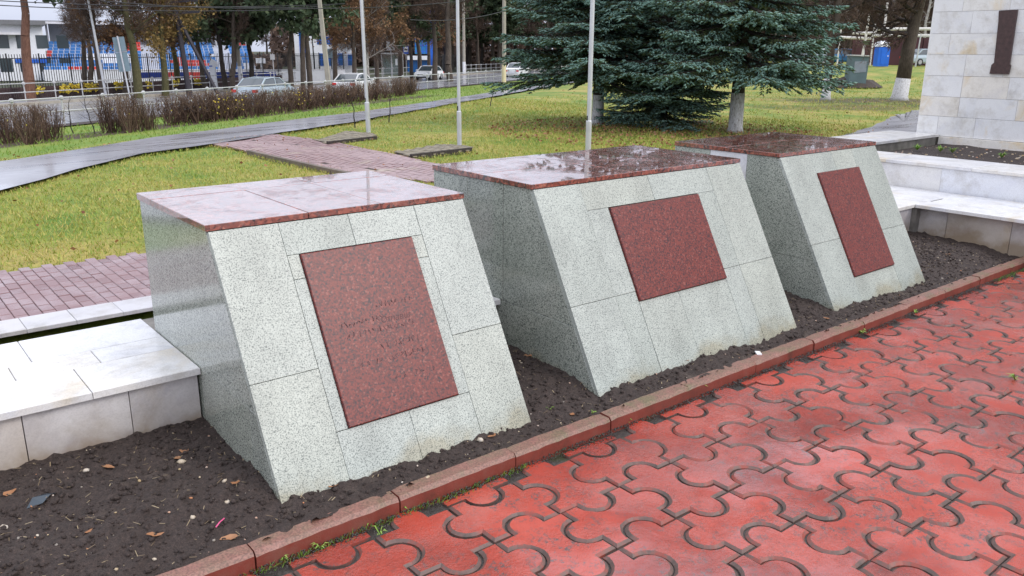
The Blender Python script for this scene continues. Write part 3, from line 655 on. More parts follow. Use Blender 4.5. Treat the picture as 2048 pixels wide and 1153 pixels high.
def pedestal(a, b, label, panels, plq, side_splits, caps, plate_label, white_panel=None):
    L = ((a+b)/2, 3.0, 0.1); t = thing('granite_pedestal', label, 'pedestal', L, 0, 'sloping granite pedestals in a row')
    ct = .022; zt = T-ct-.002
    # hidden core
    yb = Y0-(T-0)*K
    core = MB(); s = .03
    core.add([(a+s, Y0+s-(T-0)*K, 0), (b-s, Y0+s-(T-0)*K, 0), (b-s, Y1-s, 0), (a+s, Y1-s, 0), (a+s, Y0+s-(T-zt)*K, zt-.002), (b-s, Y0+s-(T-zt)*K, zt-.002), (b-s, Y1-s, zt-.002), (a+s, Y1-s, zt-.002)],
             [(0, 3, 2, 1), (4, 5, 6, 7), (0, 1, 5, 4), (1, 2, 6, 5), (2, 3, 7, 6), (3, 0, 4, 7)])
    part('core', core, M['grout'], t, L)
    for x0, x1, z0, z1 in panels:                          # front facing
        j = .0007; o = random.uniform(-.0009, .0009); mb = MB(); z0_ = max(z0, .02)
        z1 = min(z1, zt)
        slab_quad(mb, [fpt(x0+j, z0_+j, o), fpt(x1-j, z0_+j, o), fpt(x1-j, z1-j, o), fpt(x0+j, z1-j, o)], NF, .024)
        part('granite_panel', mb, M['granite'], t, L)
    # plaque
    x0, x1, z0, z1 = plq; mb = MB(); slab_quad(mb, [fpt(x0, z0, .012), fpt(x1, z0, .012), fpt(x1, z1, .012), fpt(x0, z1, .012)], NF, .03, .003)
    pq = part('plaque', mb, M['plaque'], t, L, plate_label)
    # sides
    for sx, sg in ((a, -1), (b, 1)):
        for (ya, yb_, za, zb) in side_splits:              # y from ya (front, None = slope) to yb_
            j = .001; o = random.uniform(-.001, .001)
            def yf(z): return Y0+.026-(T-z)*K
            p = [(yf(za) if ya is None else ya+j, za+j), (yb_-j, za+j), (yb_-j, min(zb, zt)-j), (yf(min(zb, zt)) if ya is None else ya+j, min(zb, zt)-j)]
            q = [np.array([sx+sg*o, y, z]) for y, z in p]
            if sg < 0: q = [q[1], q[0], q[3], q[2]]
            mb = MB(); slab_quad(mb, q, (sg, 0, 0), .024)
            w = white_panel is not None and sg < 0 and abs((ya or 0)-white_panel) < .01  # one left side panel gets the white wall material, the rest granite
            part('side_panel', mb, M['marble_wall'] if w else M['granite_side'], t, L, 'white side panel' if w else None)
    mb = MB(); mb.box(a+.002, b-.002, Y1-.012, Y1+.008, 0, zt); part('back_panel', mb, M['granite'], t, L)
    for x0, x1, y0, y1 in caps:                            # top slabs
        j = .0013; mb = MB(); o = random.uniform(-.0008, .0008); ch = .0016; z1 = T+o; z0 = T-ct
        X0 = a-.008 if x0 is None else x0+j; X1 = b+.008 if x1 is None else x1-j; Ya = Y0-.006 if y0 is None else y0+j; Yb = Y1+.006 if y1 is None else y1-j
        tilt = lambda y: (y-Y0)*.006
        lo = [(X0, Ya, z0), (X1, Ya, z0), (X1, Yb, z0), (X0, Yb, z0)]; md = [(x, y, z1-ch+tilt(y)) for x, y, _ in lo]
        tp = [(X0+ch, Ya+ch, z1+tilt(Ya)), (X1-ch, Ya+ch, z1+tilt(Ya)), (X1-ch, Yb-ch, z1+tilt(Yb)), (X0+ch, Yb-ch, z1+tilt(Yb))]
        mb.add(lo+md+tp, [(3, 2, 1, 0), (8, 9, 10, 11)]+[(i, (i+1) % 4, 4+(i+1) % 4, 4+i) for i in range(4)]+[(4+i, 4+(i+1) % 4, 8+(i+1) % 4, 8+i) for i in range(4)])
        part('cap_slab', mb, M['cap'], t, L)
    return t, pq, L
a, b = PEDS[0]; xl, xr = 1.19, 1.765
P1 = pedestal(a, b, 'nearest granite pedestal, with the tall narrow red plaque, beside the white marble ledge',
    [(a, xl, 0, .535), (a, xl, .535, 2), (xl, 1.47, .905, 2), (1.47, xr, .905, 2), (xr, b, 0, .533), (xr, b, .533, 2), (xl, 1.236, .824, .905), (xl, 1.236, .33, .824),
     (1.711, xr, .824, .905), (1.711, xr, .33, .824), (xl, 1.487, 0, .33), (1.487, xr, 0, .33)],
    (1.237, 1.71, .331, .901), [(None, Y1, .443, 2), (2.56, Y1, 0, .443), (None, 2.56, 0, .443)],
    [(None, 1.311, None, 3.40), (1.311, 1.617, None, 3.40), (1.617, None, None, 3.40), (None, 1.617, 3.40, None), (1.617, None, 3.40, None)], 'tall dark red granite plaque with worn carved lettering')
a, b = PEDS[1]; xl, xr = 2.681, 3.625
P2 = pedestal(a, b, 'widest granite pedestal, in the middle of the row, with the squarish red plaque',
    [(a, xl, 0, .525), (a, xl, .525, 2), (xl, 3.155, .897, 2), (3.155, xr, .897, 2), (xr, b, 0, .525), (xr, b, .525, 2), (xl, 2.82, .525, .897), (xl, 2.818, 0, .525),
     (2.82, 3.105, 0, .48), (3.105, 3.483, 0, .48), (3.483, xr, 0, .525), (3.483, xr, .525, .897)],
    (2.822, 3.481, .481, .892), [(3.292, Y1, .443, 2), (3.009, 3.292, .443, 2), (None, 3.009, .443, 2), (2.77, Y1, 0, .443), (None, 2.77, 0, .443)],
    [(None, 3.05, None, 3.19), (3.05, 3.55, None, 3.19), (3.55, None, None, 3.19), (None, 2.8, 3.19, None), (2.8, 3.35, 3.19, None), (3.35, None, 3.19, None)], 'squarish dark red granite plaque')
a, b = PEDS[2]; xl, xr = 4.633, 5.112
P3 = pedestal(a, b, 'farthest granite pedestal, with the slim red plaque, nearest the white monument wall',
    [(a, xl, 0, .532), (a, xl, .532, 2), (xl, 4.87, .903, 2), (4.87, xr, .903, 2), (xr, b, 0, .52), (xr, b, .52, 2), (xl, xr, 0, .311)],
    (4.634, 5.111, .313, .901), [(3.302, Y1, .443, 2), (3.023, 3.302, .443, 2), (None, 3.023, .443, 2), (None, Y1, 0, .443)],
    [(None, 4.7, None, 3.19), (4.7, 5.1, None, 3.19), (5.1, None, None, 3.19), (None, 4.95, 3.19, None), (4.95, None, 3.19, None)], 'slim dark red granite plaque', 3.023)
# worn carved words on the first plaque
def inscription(txt, x, z, size, parent, L):
    cu = bpy.data.curves.new('inscription', 'FONT'); cu.body = txt; cu.size = size; cu.extrude = .0003; cu.align_x = 'CENTER'; cu.resolution_u = 2; cu.shear = .25
    tmp = bpy.data.objects.new('inscription', cu); C.objects.link(tmp); dg = bpy.context.evaluated_depsgraph_get(); me = bpy.data.meshes.new_from_object(tmp.evaluated_get(dg))
    bpy.data.objects.remove(tmp); me.name = 'inscription'; me.materials.clear(); me.materials.append(M['letter'])
    o = link('inscription', me, parent); p = fpt(x, z, .0122)
    up = np.array([0, K, 1])/math.hypot(1, K); m = Matrix(((1, up[0], NF[0], p[0]-L[0]), (0, up[1], NF[1], p[1]-L[1]), (0, up[2], NF[2], p[2]-L[2]), (0, 0, 0, 1)))
    o.matrix_local = m; return o
for txt, x, z in (('Отпавш', 1.535, .628),): inscription(txt, x, z, .034, P1[1], P1[2])

def worn_line(x0, x1, z, size, parent, L, seed):             # strokes worn past reading
    rr = random.Random(seed); mb = MB(); x = x0; up = np.array([0, K, 1])/math.hypot(1, K); q0 = fpt(0, z, .0122)
    while x < x1:
        w = size*rr.uniform(.35, .6)
        if rr.random() < .14: x += w; continue
        pts = [np.array([x+w*rr.uniform(0, 1), *(q0[1:]+up[1:]*size*rr.uniform(-.1, .62))]) for _ in range(4)]
        for a_, b_ in zip(pts[:-1], pts[1:]):
            d_ = b_-a_; n_l = np.linalg.norm(d_)
            if n_l < 1e-4: continue
            s_ = np.cross(d_/n_l, NF)*size*.055; mb.add([a_-s_, a_+s_, b_+s_, b_-s_], [(0, 1, 2, 3)])
        x += w*1.15
    part('worn_inscription_line', mb, M['letter'], parent, L, kind='stuff')
for k_, (ua, ub, vv) in enumerate(((748, 815, 612), (680, 768, 650), (690, 838, 664), (762, 838, 690), (710, 850, 722), (790, 868, 752))):
    (xa, za), (xb, zb) = fuv(ua, vv+8), fuv(ub, vv-8); worn_line(xa, xb, (za+zb)/2, .032, P1[1], P1[2], k_)
# ================================================================ WHITE STEPPED LEDGES
SZ, SY, SX, UX, CZ = .448, 3.045, 6.62, 7.41, .68
def slabbox(name, x0, x1, y0, y1, z0, z1, mat, par, L, j=.0013, label=None):
    mb = MB(); ch = .003; X0, X1, Ya, Yb = x0+j, x1-j, y0+j, y1-j; o = random.uniform(-.0008, .0008)
    lo = [(X0, Ya, z0), (X1, Ya, z0), (X1, Yb, z0), (X0, Yb, z0)]; md = [(x, y, z1-ch+o) for x, y, _ in lo]; tp = [(X0+ch, Ya+ch, z1+o), (X1-ch, Ya+ch, z1+o), (X1-ch, Yb-ch, z1+o), (X0+ch, Yb-ch, z1+o)]
    mb.add(lo+md+tp, [(3, 2, 1, 0), (8, 9, 10, 11)]+[(i, (i+1) % 4, 4+(i+1) % 4, 4+i) for i in range(4)]+[(4+i, 4+(i+1) % 4, 8+(i+1) % 4, 8+i) for i in range(4)])
    return part(name, mb, mat, par, L, label)
L = (0, 3.4, 0); led = thing('marble_ledge', 'low white marble ledge running behind the pedestals with three rows of top slabs', 'ledge', L)
mb = MB(); mb.box(-3, SX+.03, SY+.04, 3.783, -.55, SZ-.006); part('core', mb, M['terrace_back'], led, L)
def gaps(x0, x1):                                          # parts of a run along X not under a pedestal
    out = []; cur = x0
    for a, b in PEDS:
        if b <= cur or a >= x1: continue
        if a > cur: out.append((cur, a-.001))
        cur = b+.001
    if cur < x1: out.append((cur, x1))
    return [q for q in out if q[1]-q[0] > .015]
rows = [(SY-.022, 3.31, [.557-.87*3, .557-.87*2, .557-.87, .557, 1.43, 2.1, 2.8, 3.4, 4.1, 4.8, 5.5, 6.1, SX+.03]),
        (3.31, 3.482, [-2.4, -1.3, -.46, .368, .657+.02, 1.5, 2.2, 3.0, 3.8, 4.6, 5.5, 6.1, 6.65, 7.0, UX]), (3.482, 3.785, [-2.3, -1.4, -.45, .449, 1.35, 2.0, 2.6, 3.3, 3.8, 4.6, 5.4, 6.0, 6.65, 7.0, UX])]
rows[1][2][:] = [-2.4, -1.3, -.3, .16, .367, .657, 1.5, 2.2, 3.0, 3.8, 4.6, 5.5, 6.1, 6.65, 7.0, UX]
for y0, y1, xs_ in rows:
    for x0, x1 in zip(xs_[:-1], xs_[1:]):
        if abs(x0-.16) < .01: continue
        if abs(x1-.16) < .01: x1 = .367
        segs = gaps(x0, x1) if y0 < Y1 - .1 else [(x0, x1)]
        for s0, s1 in segs:
            ya = max(y0, Y1+.01) if (y1 > 3.6 and any(a-.01 < (s0+s1)/2 < b+.01 for a, b in PEDS)) else y0
            slabbox('marble_slab', s0, s1, ya, y1, SZ-.027, SZ, M['marble_top'], led, L)
for x0, x1 in ((SX+.03, 7.0), (7.0, UX)): slabbox('marble_slab', x0, x1, 3.019, 3.31, SZ-.027, SZ, M['marble_top'], led, L)
mb = MB(); mb.box(SX+.031, UX+.1, SY-.03, 3.783, -.55, SZ-.006); part('core', mb, M['terrace_back'], led, L)
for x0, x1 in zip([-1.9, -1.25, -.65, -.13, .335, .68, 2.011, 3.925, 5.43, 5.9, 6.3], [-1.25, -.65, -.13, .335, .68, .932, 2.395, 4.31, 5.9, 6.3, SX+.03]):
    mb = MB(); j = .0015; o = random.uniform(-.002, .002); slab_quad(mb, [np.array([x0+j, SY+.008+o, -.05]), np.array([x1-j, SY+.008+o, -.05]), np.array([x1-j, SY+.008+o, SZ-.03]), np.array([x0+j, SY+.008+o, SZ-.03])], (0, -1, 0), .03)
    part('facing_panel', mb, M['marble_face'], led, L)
# the wing that returns towards the viewer on the right
L = (7, 1, 0); wing = thing('marble_ledge', 'wide white marble ledge returning towards the viewer at the right edge', 'ledge', L)
mb = MB(); mb.box(SX+.14, UX+.1, -5, SY+.03, -.55, SZ-.006); part('core', mb, M['terrace_back'], wing, L)
ysp = [-5, -4.2, -3.4, -2.7, -2.0, -1.3, -.6, 0, .5, 1.0, 1.5, 1.96, 2.38, 2.78, 3.019]
for x0, x1, of in ((SX-.022, 6.86, 0), (6.86, 7.09, .22), (7.09, UX, .1)):
    yy = [ysp[0]]+[min(q+of*(.6 if i % 2 else 1), 3.019) for i, q in enumerate(ysp[1:-1])]+[3.019]
    for y0, y1 in zip(yy[:-1], yy[1:]):
        if y1-y0 > .03: slabbox('marble_slab', x0+.03*(x0 < 6.7), x1, y0, y1, SZ-.027, SZ, M['marble_top'], wing, L)
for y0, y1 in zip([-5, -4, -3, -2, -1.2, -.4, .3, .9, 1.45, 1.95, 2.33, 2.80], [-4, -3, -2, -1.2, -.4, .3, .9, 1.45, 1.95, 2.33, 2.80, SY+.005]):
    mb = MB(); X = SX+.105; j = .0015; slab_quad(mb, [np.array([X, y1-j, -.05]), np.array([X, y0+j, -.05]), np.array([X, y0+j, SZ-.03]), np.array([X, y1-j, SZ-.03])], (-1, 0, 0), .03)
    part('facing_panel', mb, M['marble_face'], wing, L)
# upper wall with coping, and the coping that closes the bed behind
L = (7.6, 2, .4); uw = thing('retaining_wall', 'smooth white retaining wall with a wide marble coping around the upper flower bed', 'wall', L)
for y0, y1 in zip([-5, -3.5, -2, -.8, .4, 1.6, 2.45, 3.2, 4.0], [-3.5, -2, -.8, .4, 1.6, 2.45, 3.2, 4.0, 4.49]):
    slabbox('wall_panel', UX+.018, UX+.3, y0, y1, .3, CZ-.03, M['marble_wall'], uw, L, .0008)
for y0, y1 in zip([-5, -3.2, -1.5, .2, 1.7, 2.95, 3.7], [-3.2, -1.5, .2, 1.7, 2.95, 3.7, 4.49]):
    slabbox('coping_slab', UX, 7.97, y0, y1, CZ-.028, CZ, M['marble_top'], uw, L)
for x0, x1 in zip([5.2, 6.2, 7.0, 8.0, 9.25], [6.2, 7.0, 8.0, 9.25, 10.23]):
    slabbox('coping_slab', x0, x1, 4.5, 5.1, CZ-.03, CZ, M['marble_top'], uw, L)
mb = MB(); mb.box(5.2, 10.2, 4.52, 5.08, -.5, CZ-.032); mb.box(UX+.31, 7.9, -5, 4.5, -.5, CZ-.034); part('core', mb, M['terrace_back'], uw, L)
bx, by = np.meshgrid(np.arange(7.98, 10.3, .05), np.arange(-5, 4.5, .05)); bz = .57+.012*fbm(bx, by, 5, 8)+.006*fbm(bx, by, 22, 2)
tag(link('upper_flower_bed', grid_mesh('upper_flower_bed', bx, by, bz, M['soil'])), kind='structure')
Vs, Fs, o = [], [], 0
for _ in range(420):
    x, y = RNG.uniform(7.98, 10.2), RNG.uniform(0, 4.48); r = RNG.uniform(.004, .02)*RNG.random()+.003; V, Fc = blob(r, .6, RNG); Vs.append(V+np.array([x, y, .575])); Fs.append(Fc+o); o += 12
tag(link('bed_pebbles', npmesh('bed_pebbles', np.concatenate(Vs), np.concatenate(Fs), M['pebble'], smooth=True)), kind='stuff')
mb = MB(); mb.box(5.21, UX-.001, 3.831, 4.51, -.55, .3); struct('terrace_fill', mb.mesh('terrace_fill', M['soil']))

# ================================================================ WHITE MONUMENT WALL
MX = 10.25; L = (MX, 2, .6); mon = thing('monument_wall', 'tall white marble block wall with a dark brown numeral at the right edge', 'monument', L)
mb = MB(); mb.box(MX+.03, MX+1.2, -6, 4.77, .4, 5.0); part('core', mb, M['terrace_back'], mon, L)
zc = [.658, .887, 1.114, 1.353, 1.594, 1.826, 2.068, 2.31, 2.55, 2.79, 3.03, 3.27, 3.5, 3.75, 4.0, 4.25, 4.5, 4.75, 5.0]
slabbox('plinth_course', MX-.03, MX+.02, -6, 4.50, .5, .655, M['marble_block'], mon, L)
nb = 0
for ci in range(len(zc)-1):
    y = 4.785-.0 ; first = True; rr = random.Random(ci*7+3)
    while y > -2.0 and nb < 290:
        w = rr.choice([.3, .42, .5, .62]) if not first else rr.choice([.24, .33, .45]); first = False; yb_ = y-w; mb = MB(); j = .0012; X = MX+rr.uniform(-.002, .002); nb += 1
        slab_quad(mb, [np.array([X, y-j, zc[ci]+j]), np.array([X, yb_+j, zc[ci]+j]), np.array([X, yb_+j, zc[ci+1]-j]), np.array([X, y-j, zc[ci+1]-j])], (-1, 0, 0), .029)
        part('marble_block', mb, M['marble_block'], mon, L); y = yb_
mb = MB(); mb.box(MX+.001, MX+1.2, 4.771, 4.787, .4, 5.0); part('end_panel', mb, M['marble_block'], mon, L)
# dark numeral like a tall block figure one, standing proud of the wall
def npt(u, v): p = onx(u, v, MX); return p[1], p[2]
pr_ = [npt(*q) for q in ((2000, 22), (2037, 20), (2021, 128), (2023, 131), (2019, 149), (1981, 148), (1985, 130), (1990, 126), (1999, 42), (1999, 37))]
nm = MB(); k = len(pr_); nm.add([(MX-.03, y, z) for y, z in pr_]+[(MX-.001, y, z) for y, z in pr_], [tuple(range(k)), tuple(range(2*k-1, k-1, -1))]+[(i, k+i, k+(i+1) % k, (i+1) % k) for i in range(k)])
part('numeral', nm, M['dark_plaque'], mon, L, 'dark brown block numeral with flared foot')

# ================================================================ BRICK PAVING BEHIND THE LEDGE
BZ = -.47
mb = MB(); mb.add([(-4, 7.2, BZ-.03), (12, 7.2, BZ-.03), (12, 9.13, BZ-.03), (-4, 9.13, BZ-.03)], [(0, 1, 2, 3)]); bp = struct('brick_paving', mb.mesh('brick_paving', M['grout']))
def brick_mesh(lx, ly):
    mb = MB(); ch = .004; hx, hy = lx/2-.002, ly/2-.0055
    lo = [(-hx, -hy, -.03), (hx, -hy, -.03), (hx, hy, -.03), (-hx, hy, -.03)]; md = [(x, y, -.005) for x, y, _ in lo]; tp = [(-hx+ch, -hy+ch, 0), (hx-ch, -hy+ch, 0), (hx-ch, hy-ch, 0), (-hx+ch, hy-ch, 0)]
    mb.add(lo+md+tp, [(8, 9, 10, 11)]+[(i, (i+1) % 4, 4+(i+1) % 4, 4+i) for i in range(4)]+[(4+i, 4+(i+1) % 4, 8+(i+1) % 4, 8+i) for i in range(4)]); return mb
bm_ = brick_mesh(.1, .2).mesh('paving_brick', M['brick']); rest = MB(); nbk = 0
for i in range(-42, 120):
    x = .785+.1*(i+.5)
    for j in range(0, 10):
        y = 7.33+.2*(j+.5)-(.1 if i % 2 else 0)
        if y > 9.12: continue
        if 0.5 < x < 2.9 and nbk < 300:
            link('paving_brick', bm_, bp, (x, y, BZ+random.uniform(-.002, .002)), (random.gauss(0, .012), random.gauss(0, .008), random.gauss(0, .006))); nbk += 1
        else: rest.add([(x+a, y+b, BZ) for a, b in ((-.047, -.093), (.047, -.093), (.047, .093), (-.047, .093))], [(0, 1, 2, 3)])
link('brick_field', rest.mesh('brick_field', M['brick']), bp)['kind'] = 'stuff'
L = (1, 7.15, BZ); wk = thing('slab_kerb', 'pale smooth slab edging between the brick paving and the dark trench', 'kerb', L)
for k in range(-12, 24): slabbox('kerb_slab', .9+.348*k, .9+.348*(k+1), 6.97, 7.325, BZ-.02, BZ+.012, M['kerb_white'], wk, L)
tx, ty = np.meshgrid(np.arange(-4, 8, .06), np.arange(3.8, 6.99, .06)); tz = -.56+.03*fbm(tx, ty, 6, 5)+.02*fbm(tx, ty, 25, 6)
tag(link('trench_soil', grid_mesh('trench_soil', tx, ty, tz, M['soil'])), kind='structure')

# brick path to the asphalt path, with raised edging
def poly_px(pts, z): return [tuple(onz(u, v, z)[:2]) for u, v in pts]
pp = poly_px([(500, 303), (700, 347), (740, 352), (880, 364), (905, 334), (870, 329), (800, 309), (640, 281), (550, 270), (480, 273), (425, 289)], BZ-.02)
pp.reverse()
def inside(poly, X, Y):
    P = np.array(poly); c = np.zeros(np.shape(X), bool); j = len(P)-1
    for i in range(len(P)):
        xi, yi, xj, yj = *P[i], *P[j]; c ^= ((yi > Y) != (yj > Y)) & (X < (xj-xi)*(Y-yi)/(yj-yi+1e-12)+xi); j = i
    return c
mb = MB(); mb.add([(x, y, BZ-.035) for x, y in pp], [tuple(range(len(pp)))])
bp2 = struct('brick_path', mb.mesh('brick_path', M['soil_far'])); rest = MB(); P = np.array(pp)
for i in range(int(P[:, 0].min()/.105)-1, int(P[:, 0].max()/.105)+2):
    for j in range(int(P[:, 1].min()/.21)-1, int(P[:, 1].max()/.21)+2):
        x, y = i*.105, j*.21+(.105 if i % 2 else 0)
        if inside(pp, np.array([x]), np.array([y]))[0]:
            z = BZ-.02+random.uniform(-.004, .004)+.012*math.sin(x*3+y)
            rest.add([(x+a, y+b, z) for a, b in ((-.047, -.099), (.047, -.099), (.047, .099), (-.047, .099))]+[(x+a, y+b, z-.03) for a, b in ((-.047, -.099), (.047, -.099), (.047, .099), (-.047, .099))], [(0, 1, 2, 3), (0, 4, 5, 1), (3, 2, 6, 7), (1, 5, 6, 2), (0, 3, 7, 4)])
link('path_bricks', rest.mesh('path_bricks', M['brick_far']), bp2)['kind'] = 'stuff'
L = tuple(onz(600, 325, BZ)); ek = thing('path_edging', 'dark raised concrete edging along the left side of the brick path', 'edging', L)
ep = [onz(u, v, BZ) for u, v in ((496, 303), (535, 312), (575, 321), (620, 331), (665, 341), (705, 349))]
for p, q in zip(ep[:-1], ep[1:]):
    mb = MB(); d = (q-p)/np.linalg.norm(q-p)*.01; mb.bar(p+d+[0, 0, -.06], q-d+[0, 0, -.06], .09, .17); part('edging_stone', mb, M['edging'], ek, L)

# ================================================================ FLAG POLES AND THEIR PADS
def flagpole(u, v, utop, rlo, rhi, vj, label):
    p = at(u, v); base = np.array([p[0], p[1], p[2]]); h = 9.0; t = thing('flagpole', label, 'flagpole', base, 0, 'steel flagpoles on the lawn')
    zj = topz(base, vj)-base[2]
    # lean read from the top of the frame
    rel = ray(utop, 0); zt = topz(base, 0); tt = (zt-CAM[2])/rel[2]; 
    dd = np.array([0.0, 0.0]); lean = (CAM+rel*(np.hypot(base[0], base[1])/np.hypot(rel[0], rel[1])))[:2]-base[:2]; lean = lean/(zt-base[2])*.5
    mb = MB(); mb.tube([(0, 0, 0), (lean[0]*zj, lean[1]*zj, zj)], rlo, 20); mb.tube([(lean[0]*zj, lean[1]*zj, zj), (lean[0]*zj, lean[1]*zj, zj+.02)], [rlo, rhi], 20); part('lower_tube', mb, M['steel'], t, smooth=False)
    mb = MB(); mb.tube([(lean[0]*(zj+.01), lean[1]*(zj+.01), zj+.01), (lean[0]*h, lean[1]*h, h)], [rhi, rhi*.8], 20); part('upper_tube', mb, M['steel'], t)
    mb = MB(); z = zj*1.06; n = -base[:2]/np.hypot(base[0], base[1]); s = np.array([-n[1], n[0]]); c = np.array([*(lean*z+n*rhi*.62-s*rhi*.7), z+.03]); mb.box(c[0]-.013, c[0]+.013, c[1]-.013, c[1]+.013, c[2]-.05, c[2]+.05); part('hatch', mb, M['trim_black'], t)
    mb = MB(); mb.tube([(0, 0, h-.01), (0, 0, h+.08)], .05, 10); mb.v = [(x+lean[0]*h, y+lean[1]*h, z) for x, y, z in mb.v]; part('finial', mb, M['steel'], t)
    return base
fp1 = flagpole(737, 266, 720, .062, .047, 206, 'leftmost grey steel flagpole, standing on a mossy brick pad by the brick path')
fp2 = flagpole(919, 294, 914.5, .053, .038, 224, 'middle and thinnest grey steel flagpole, left of the big spruces')
fp3 = flagpole(1176, 305, 1185, .063, .05, 243, 'rightmost grey steel flagpole, rising behind the middle granite pedestal')
for pts, lab in ((((630, 280), (655, 287), (752, 276), (748, 268), (700, 262)), 'mossy brick pad with a dark raised kerb under the leftmost flagpole'),
                 (((790, 304), (822, 313), (942, 299), (938, 292), (880, 289)), 'low brick pad under the middle flagpole')):
    P = [onz(u, v, BZ) for u, v in pts]; c = sum(P)/len(P); t = thing('brick_pad', lab, 'paving', c, 0, 'pads under the flagpoles'); mb = MB(); mb.prism([(p[0]-c[0], p[1]-c[1]) for p in P][::-1], -.1, -.005); part('slab', mb, M['soil_far'], t)
    kbm = MB(); q = [p-c for p in P]; kbm.bar(q[1]+[0, 0, -.02], q[2]+[0, 0, -.02], .07, .12); part('edging_stone', kbm, M['bark_dark'], t)
    poly = [(p[0]-c[0], p[1]-c[1]) for p in P]; bb = np.array(poly); sb = MB()
    for i in range(int(bb[:, 0].min()/.105), int(bb[:, 0].max()/.105)+1):
        for j in range(int(bb[:, 1].min()/.21), int(bb[:, 1].max()/.21)+1):
            x, y = i*.105, j*.21+(.1 if i % 2 else 0)
            if inside(poly, np.array([x]), np.array([y]))[0]: sb.box(x-.047, x+.047, y-.098, y+.098, -.02, random.uniform(.0, .008))
    part('brick', sb, M['pad_brick'], t, kind='stuff')

# ================================================================ RAILINGS
def railing(name, label, pts, hgt, mat, ball=.06, low=True, rtube=.028):
    base = pts[0]; t = thing(name, label, 'railing', base)
    for p in pts:
        mb = MB(); q = p-base; mb.tube([q, q+[0, 0, hgt]], .03, 6); part('post', mb, mat, t)
        for zz in ((hgt, ball), (hgt*.52, ball*.75)) if low else ((hgt, ball),):
            mb = MB(); mb.tube([q+[0, 0, zz[0]-zz[1]], q+[0, 0, zz[0]-zz[1]*.5], q+[0, 0, zz[0]+zz[1]*.5], q+[0, 0, zz[0]+zz[1]]], [zz[1]*.5, zz[1], zz[1], zz[1]*.5], 8); part('ball_joint', mb, mat, t)
    for zz in ((hgt, hgt*.52) if low else (hgt,)):
        mb = MB(); mb.tube([p-base+[0, 0, zz] for p in pts], rtube, 6); part('rail', mb, mat, t)
    return t
def road_line(px, d, z0=None): return [lane(u, d) for u in px]
npx = [-140, -55, 8, 110, 195, 278, 345, 408, 468, 520]
P = [lane(u, -.1) for u in npx]; tcur = P[-1]; dirv = np.array([1/1.177, .62/1.177, 0])
for k in range(1, 34): P.append(tcur+dirv*2.15*k)
for p in P: p[2] = -1.42
tt = np.linspace(0, 1, len(P))
railing('road_railing', 'near grey pipe railing with round joints running between the hedge and the road', P, 1.08, M['rail'], .085)
fpx = [-20, 38, 100, 155, 207, 255, 299, 339, 378, 414, 449, 480, 510, 538, 562, 587]
railing('road_railing', 'far grey pipe railing along the pavement in front of the brown picket fence', [lane(u, 12.4)+np.array([0, 0, .14]) for u in fpx], .98, M['rail'], .09)
railing('road_railing', 'short grey pipe railing in front of the bus shelter', [lane(u, 12.4)+np.array([0, 0, .14]) for u in range(712, 830, 18)], 1.0, M['rail'], .08)
railing('road_railing', 'distant grey railing beyond the road between two white based poles', [lane(u, 12.4)+np.array([0, 0, .14]) for u in range(932, 1016, 10)], 1.0, M['rail'], .07)
# brown picket fence and tall black fence
def pickets(name, label, u0, u1, d, h0, h1, gap, w, mat, posts, rails=(.2, .9)):
    a, b = lane(u0, d), lane(u1, d); a[2] = b[2] = -1.45; t = thing(name, label, 'fence', a); n = int(np.linalg.norm(b-a)/gap); dv = (b-a)/n; shared = MB(); shared.box(-w/2, w/2, -.012, .012, h0, h1)
    me = shared.mesh('picket', mat); ang = math.atan2(dv[1], dv[0]); rest = MB()
    for i in range(n+1):
        if i < 290: link('picket', me, t, dv*i, (0, 0, ang))
        else: q = dv*i; rest.bar(q+[0, 0, h0], q+[0, 0, h1], w, .02)
    if rest.v: part('picket_run', rest, mat, t, kind='stuff')
    for f in rails: mb = MB(); mb.bar([0, 0, h0+(h1-h0)*f], dv*n+[0, 0, h0+(h1-h0)*f], .04, .05); part('cross_rail', mb, mat, t)
    for i in range(0, n+1, posts): mb = MB(); q = dv*i; mb.bar(q+[0, 0, -.4], q+[0, 0, h1+.05], .08, .08); part('post', mb, mat, t)
pickets('picket_fence', 'dark brown picket fence behind the far railing, grown through with yellow leaves', -60, 560, 15.2, -.4, .78, .135, .105, M['brown_picket'], 16)
pickets('iron_fence', 'tall black iron fence in front of the grandstand and the blue and white building', -60, 712, 19, .05, 2.6, .2, .035, M['black_iron'], 12, (.12, .9))
pickets('iron_fence', 'dark fence with pale panels right of the white sedan', 868, 925, 17, .05, 2.4, .3, .05, M['black_iron'], 9, (.1, .9))

def fence_leaves():
    Ps = []
    for u0, u1, n in ((60, 78, 20), (108, 150, 90), (155, 200, 90), (222, 245, 60), (285, 300, 20), (384, 404, 70), (340, 352, 25)):
        for _ in range(n): p = lane(random.uniform(u0, u1), 14.9); p[2] = -1.45+random.uniform(.35, .85); Ps.append(p)
    Q = leaf_quads(np.array(Ps), .09, RNG, 1.2); return tag(link('yellow_leaves', npmesh('yellow_leaves', Q.reshape(-1, 3), np.arange(len(Ps)*4).reshape(-1, 4), M['yellow_leaf'])), kind='stuff')
fence_leaves()
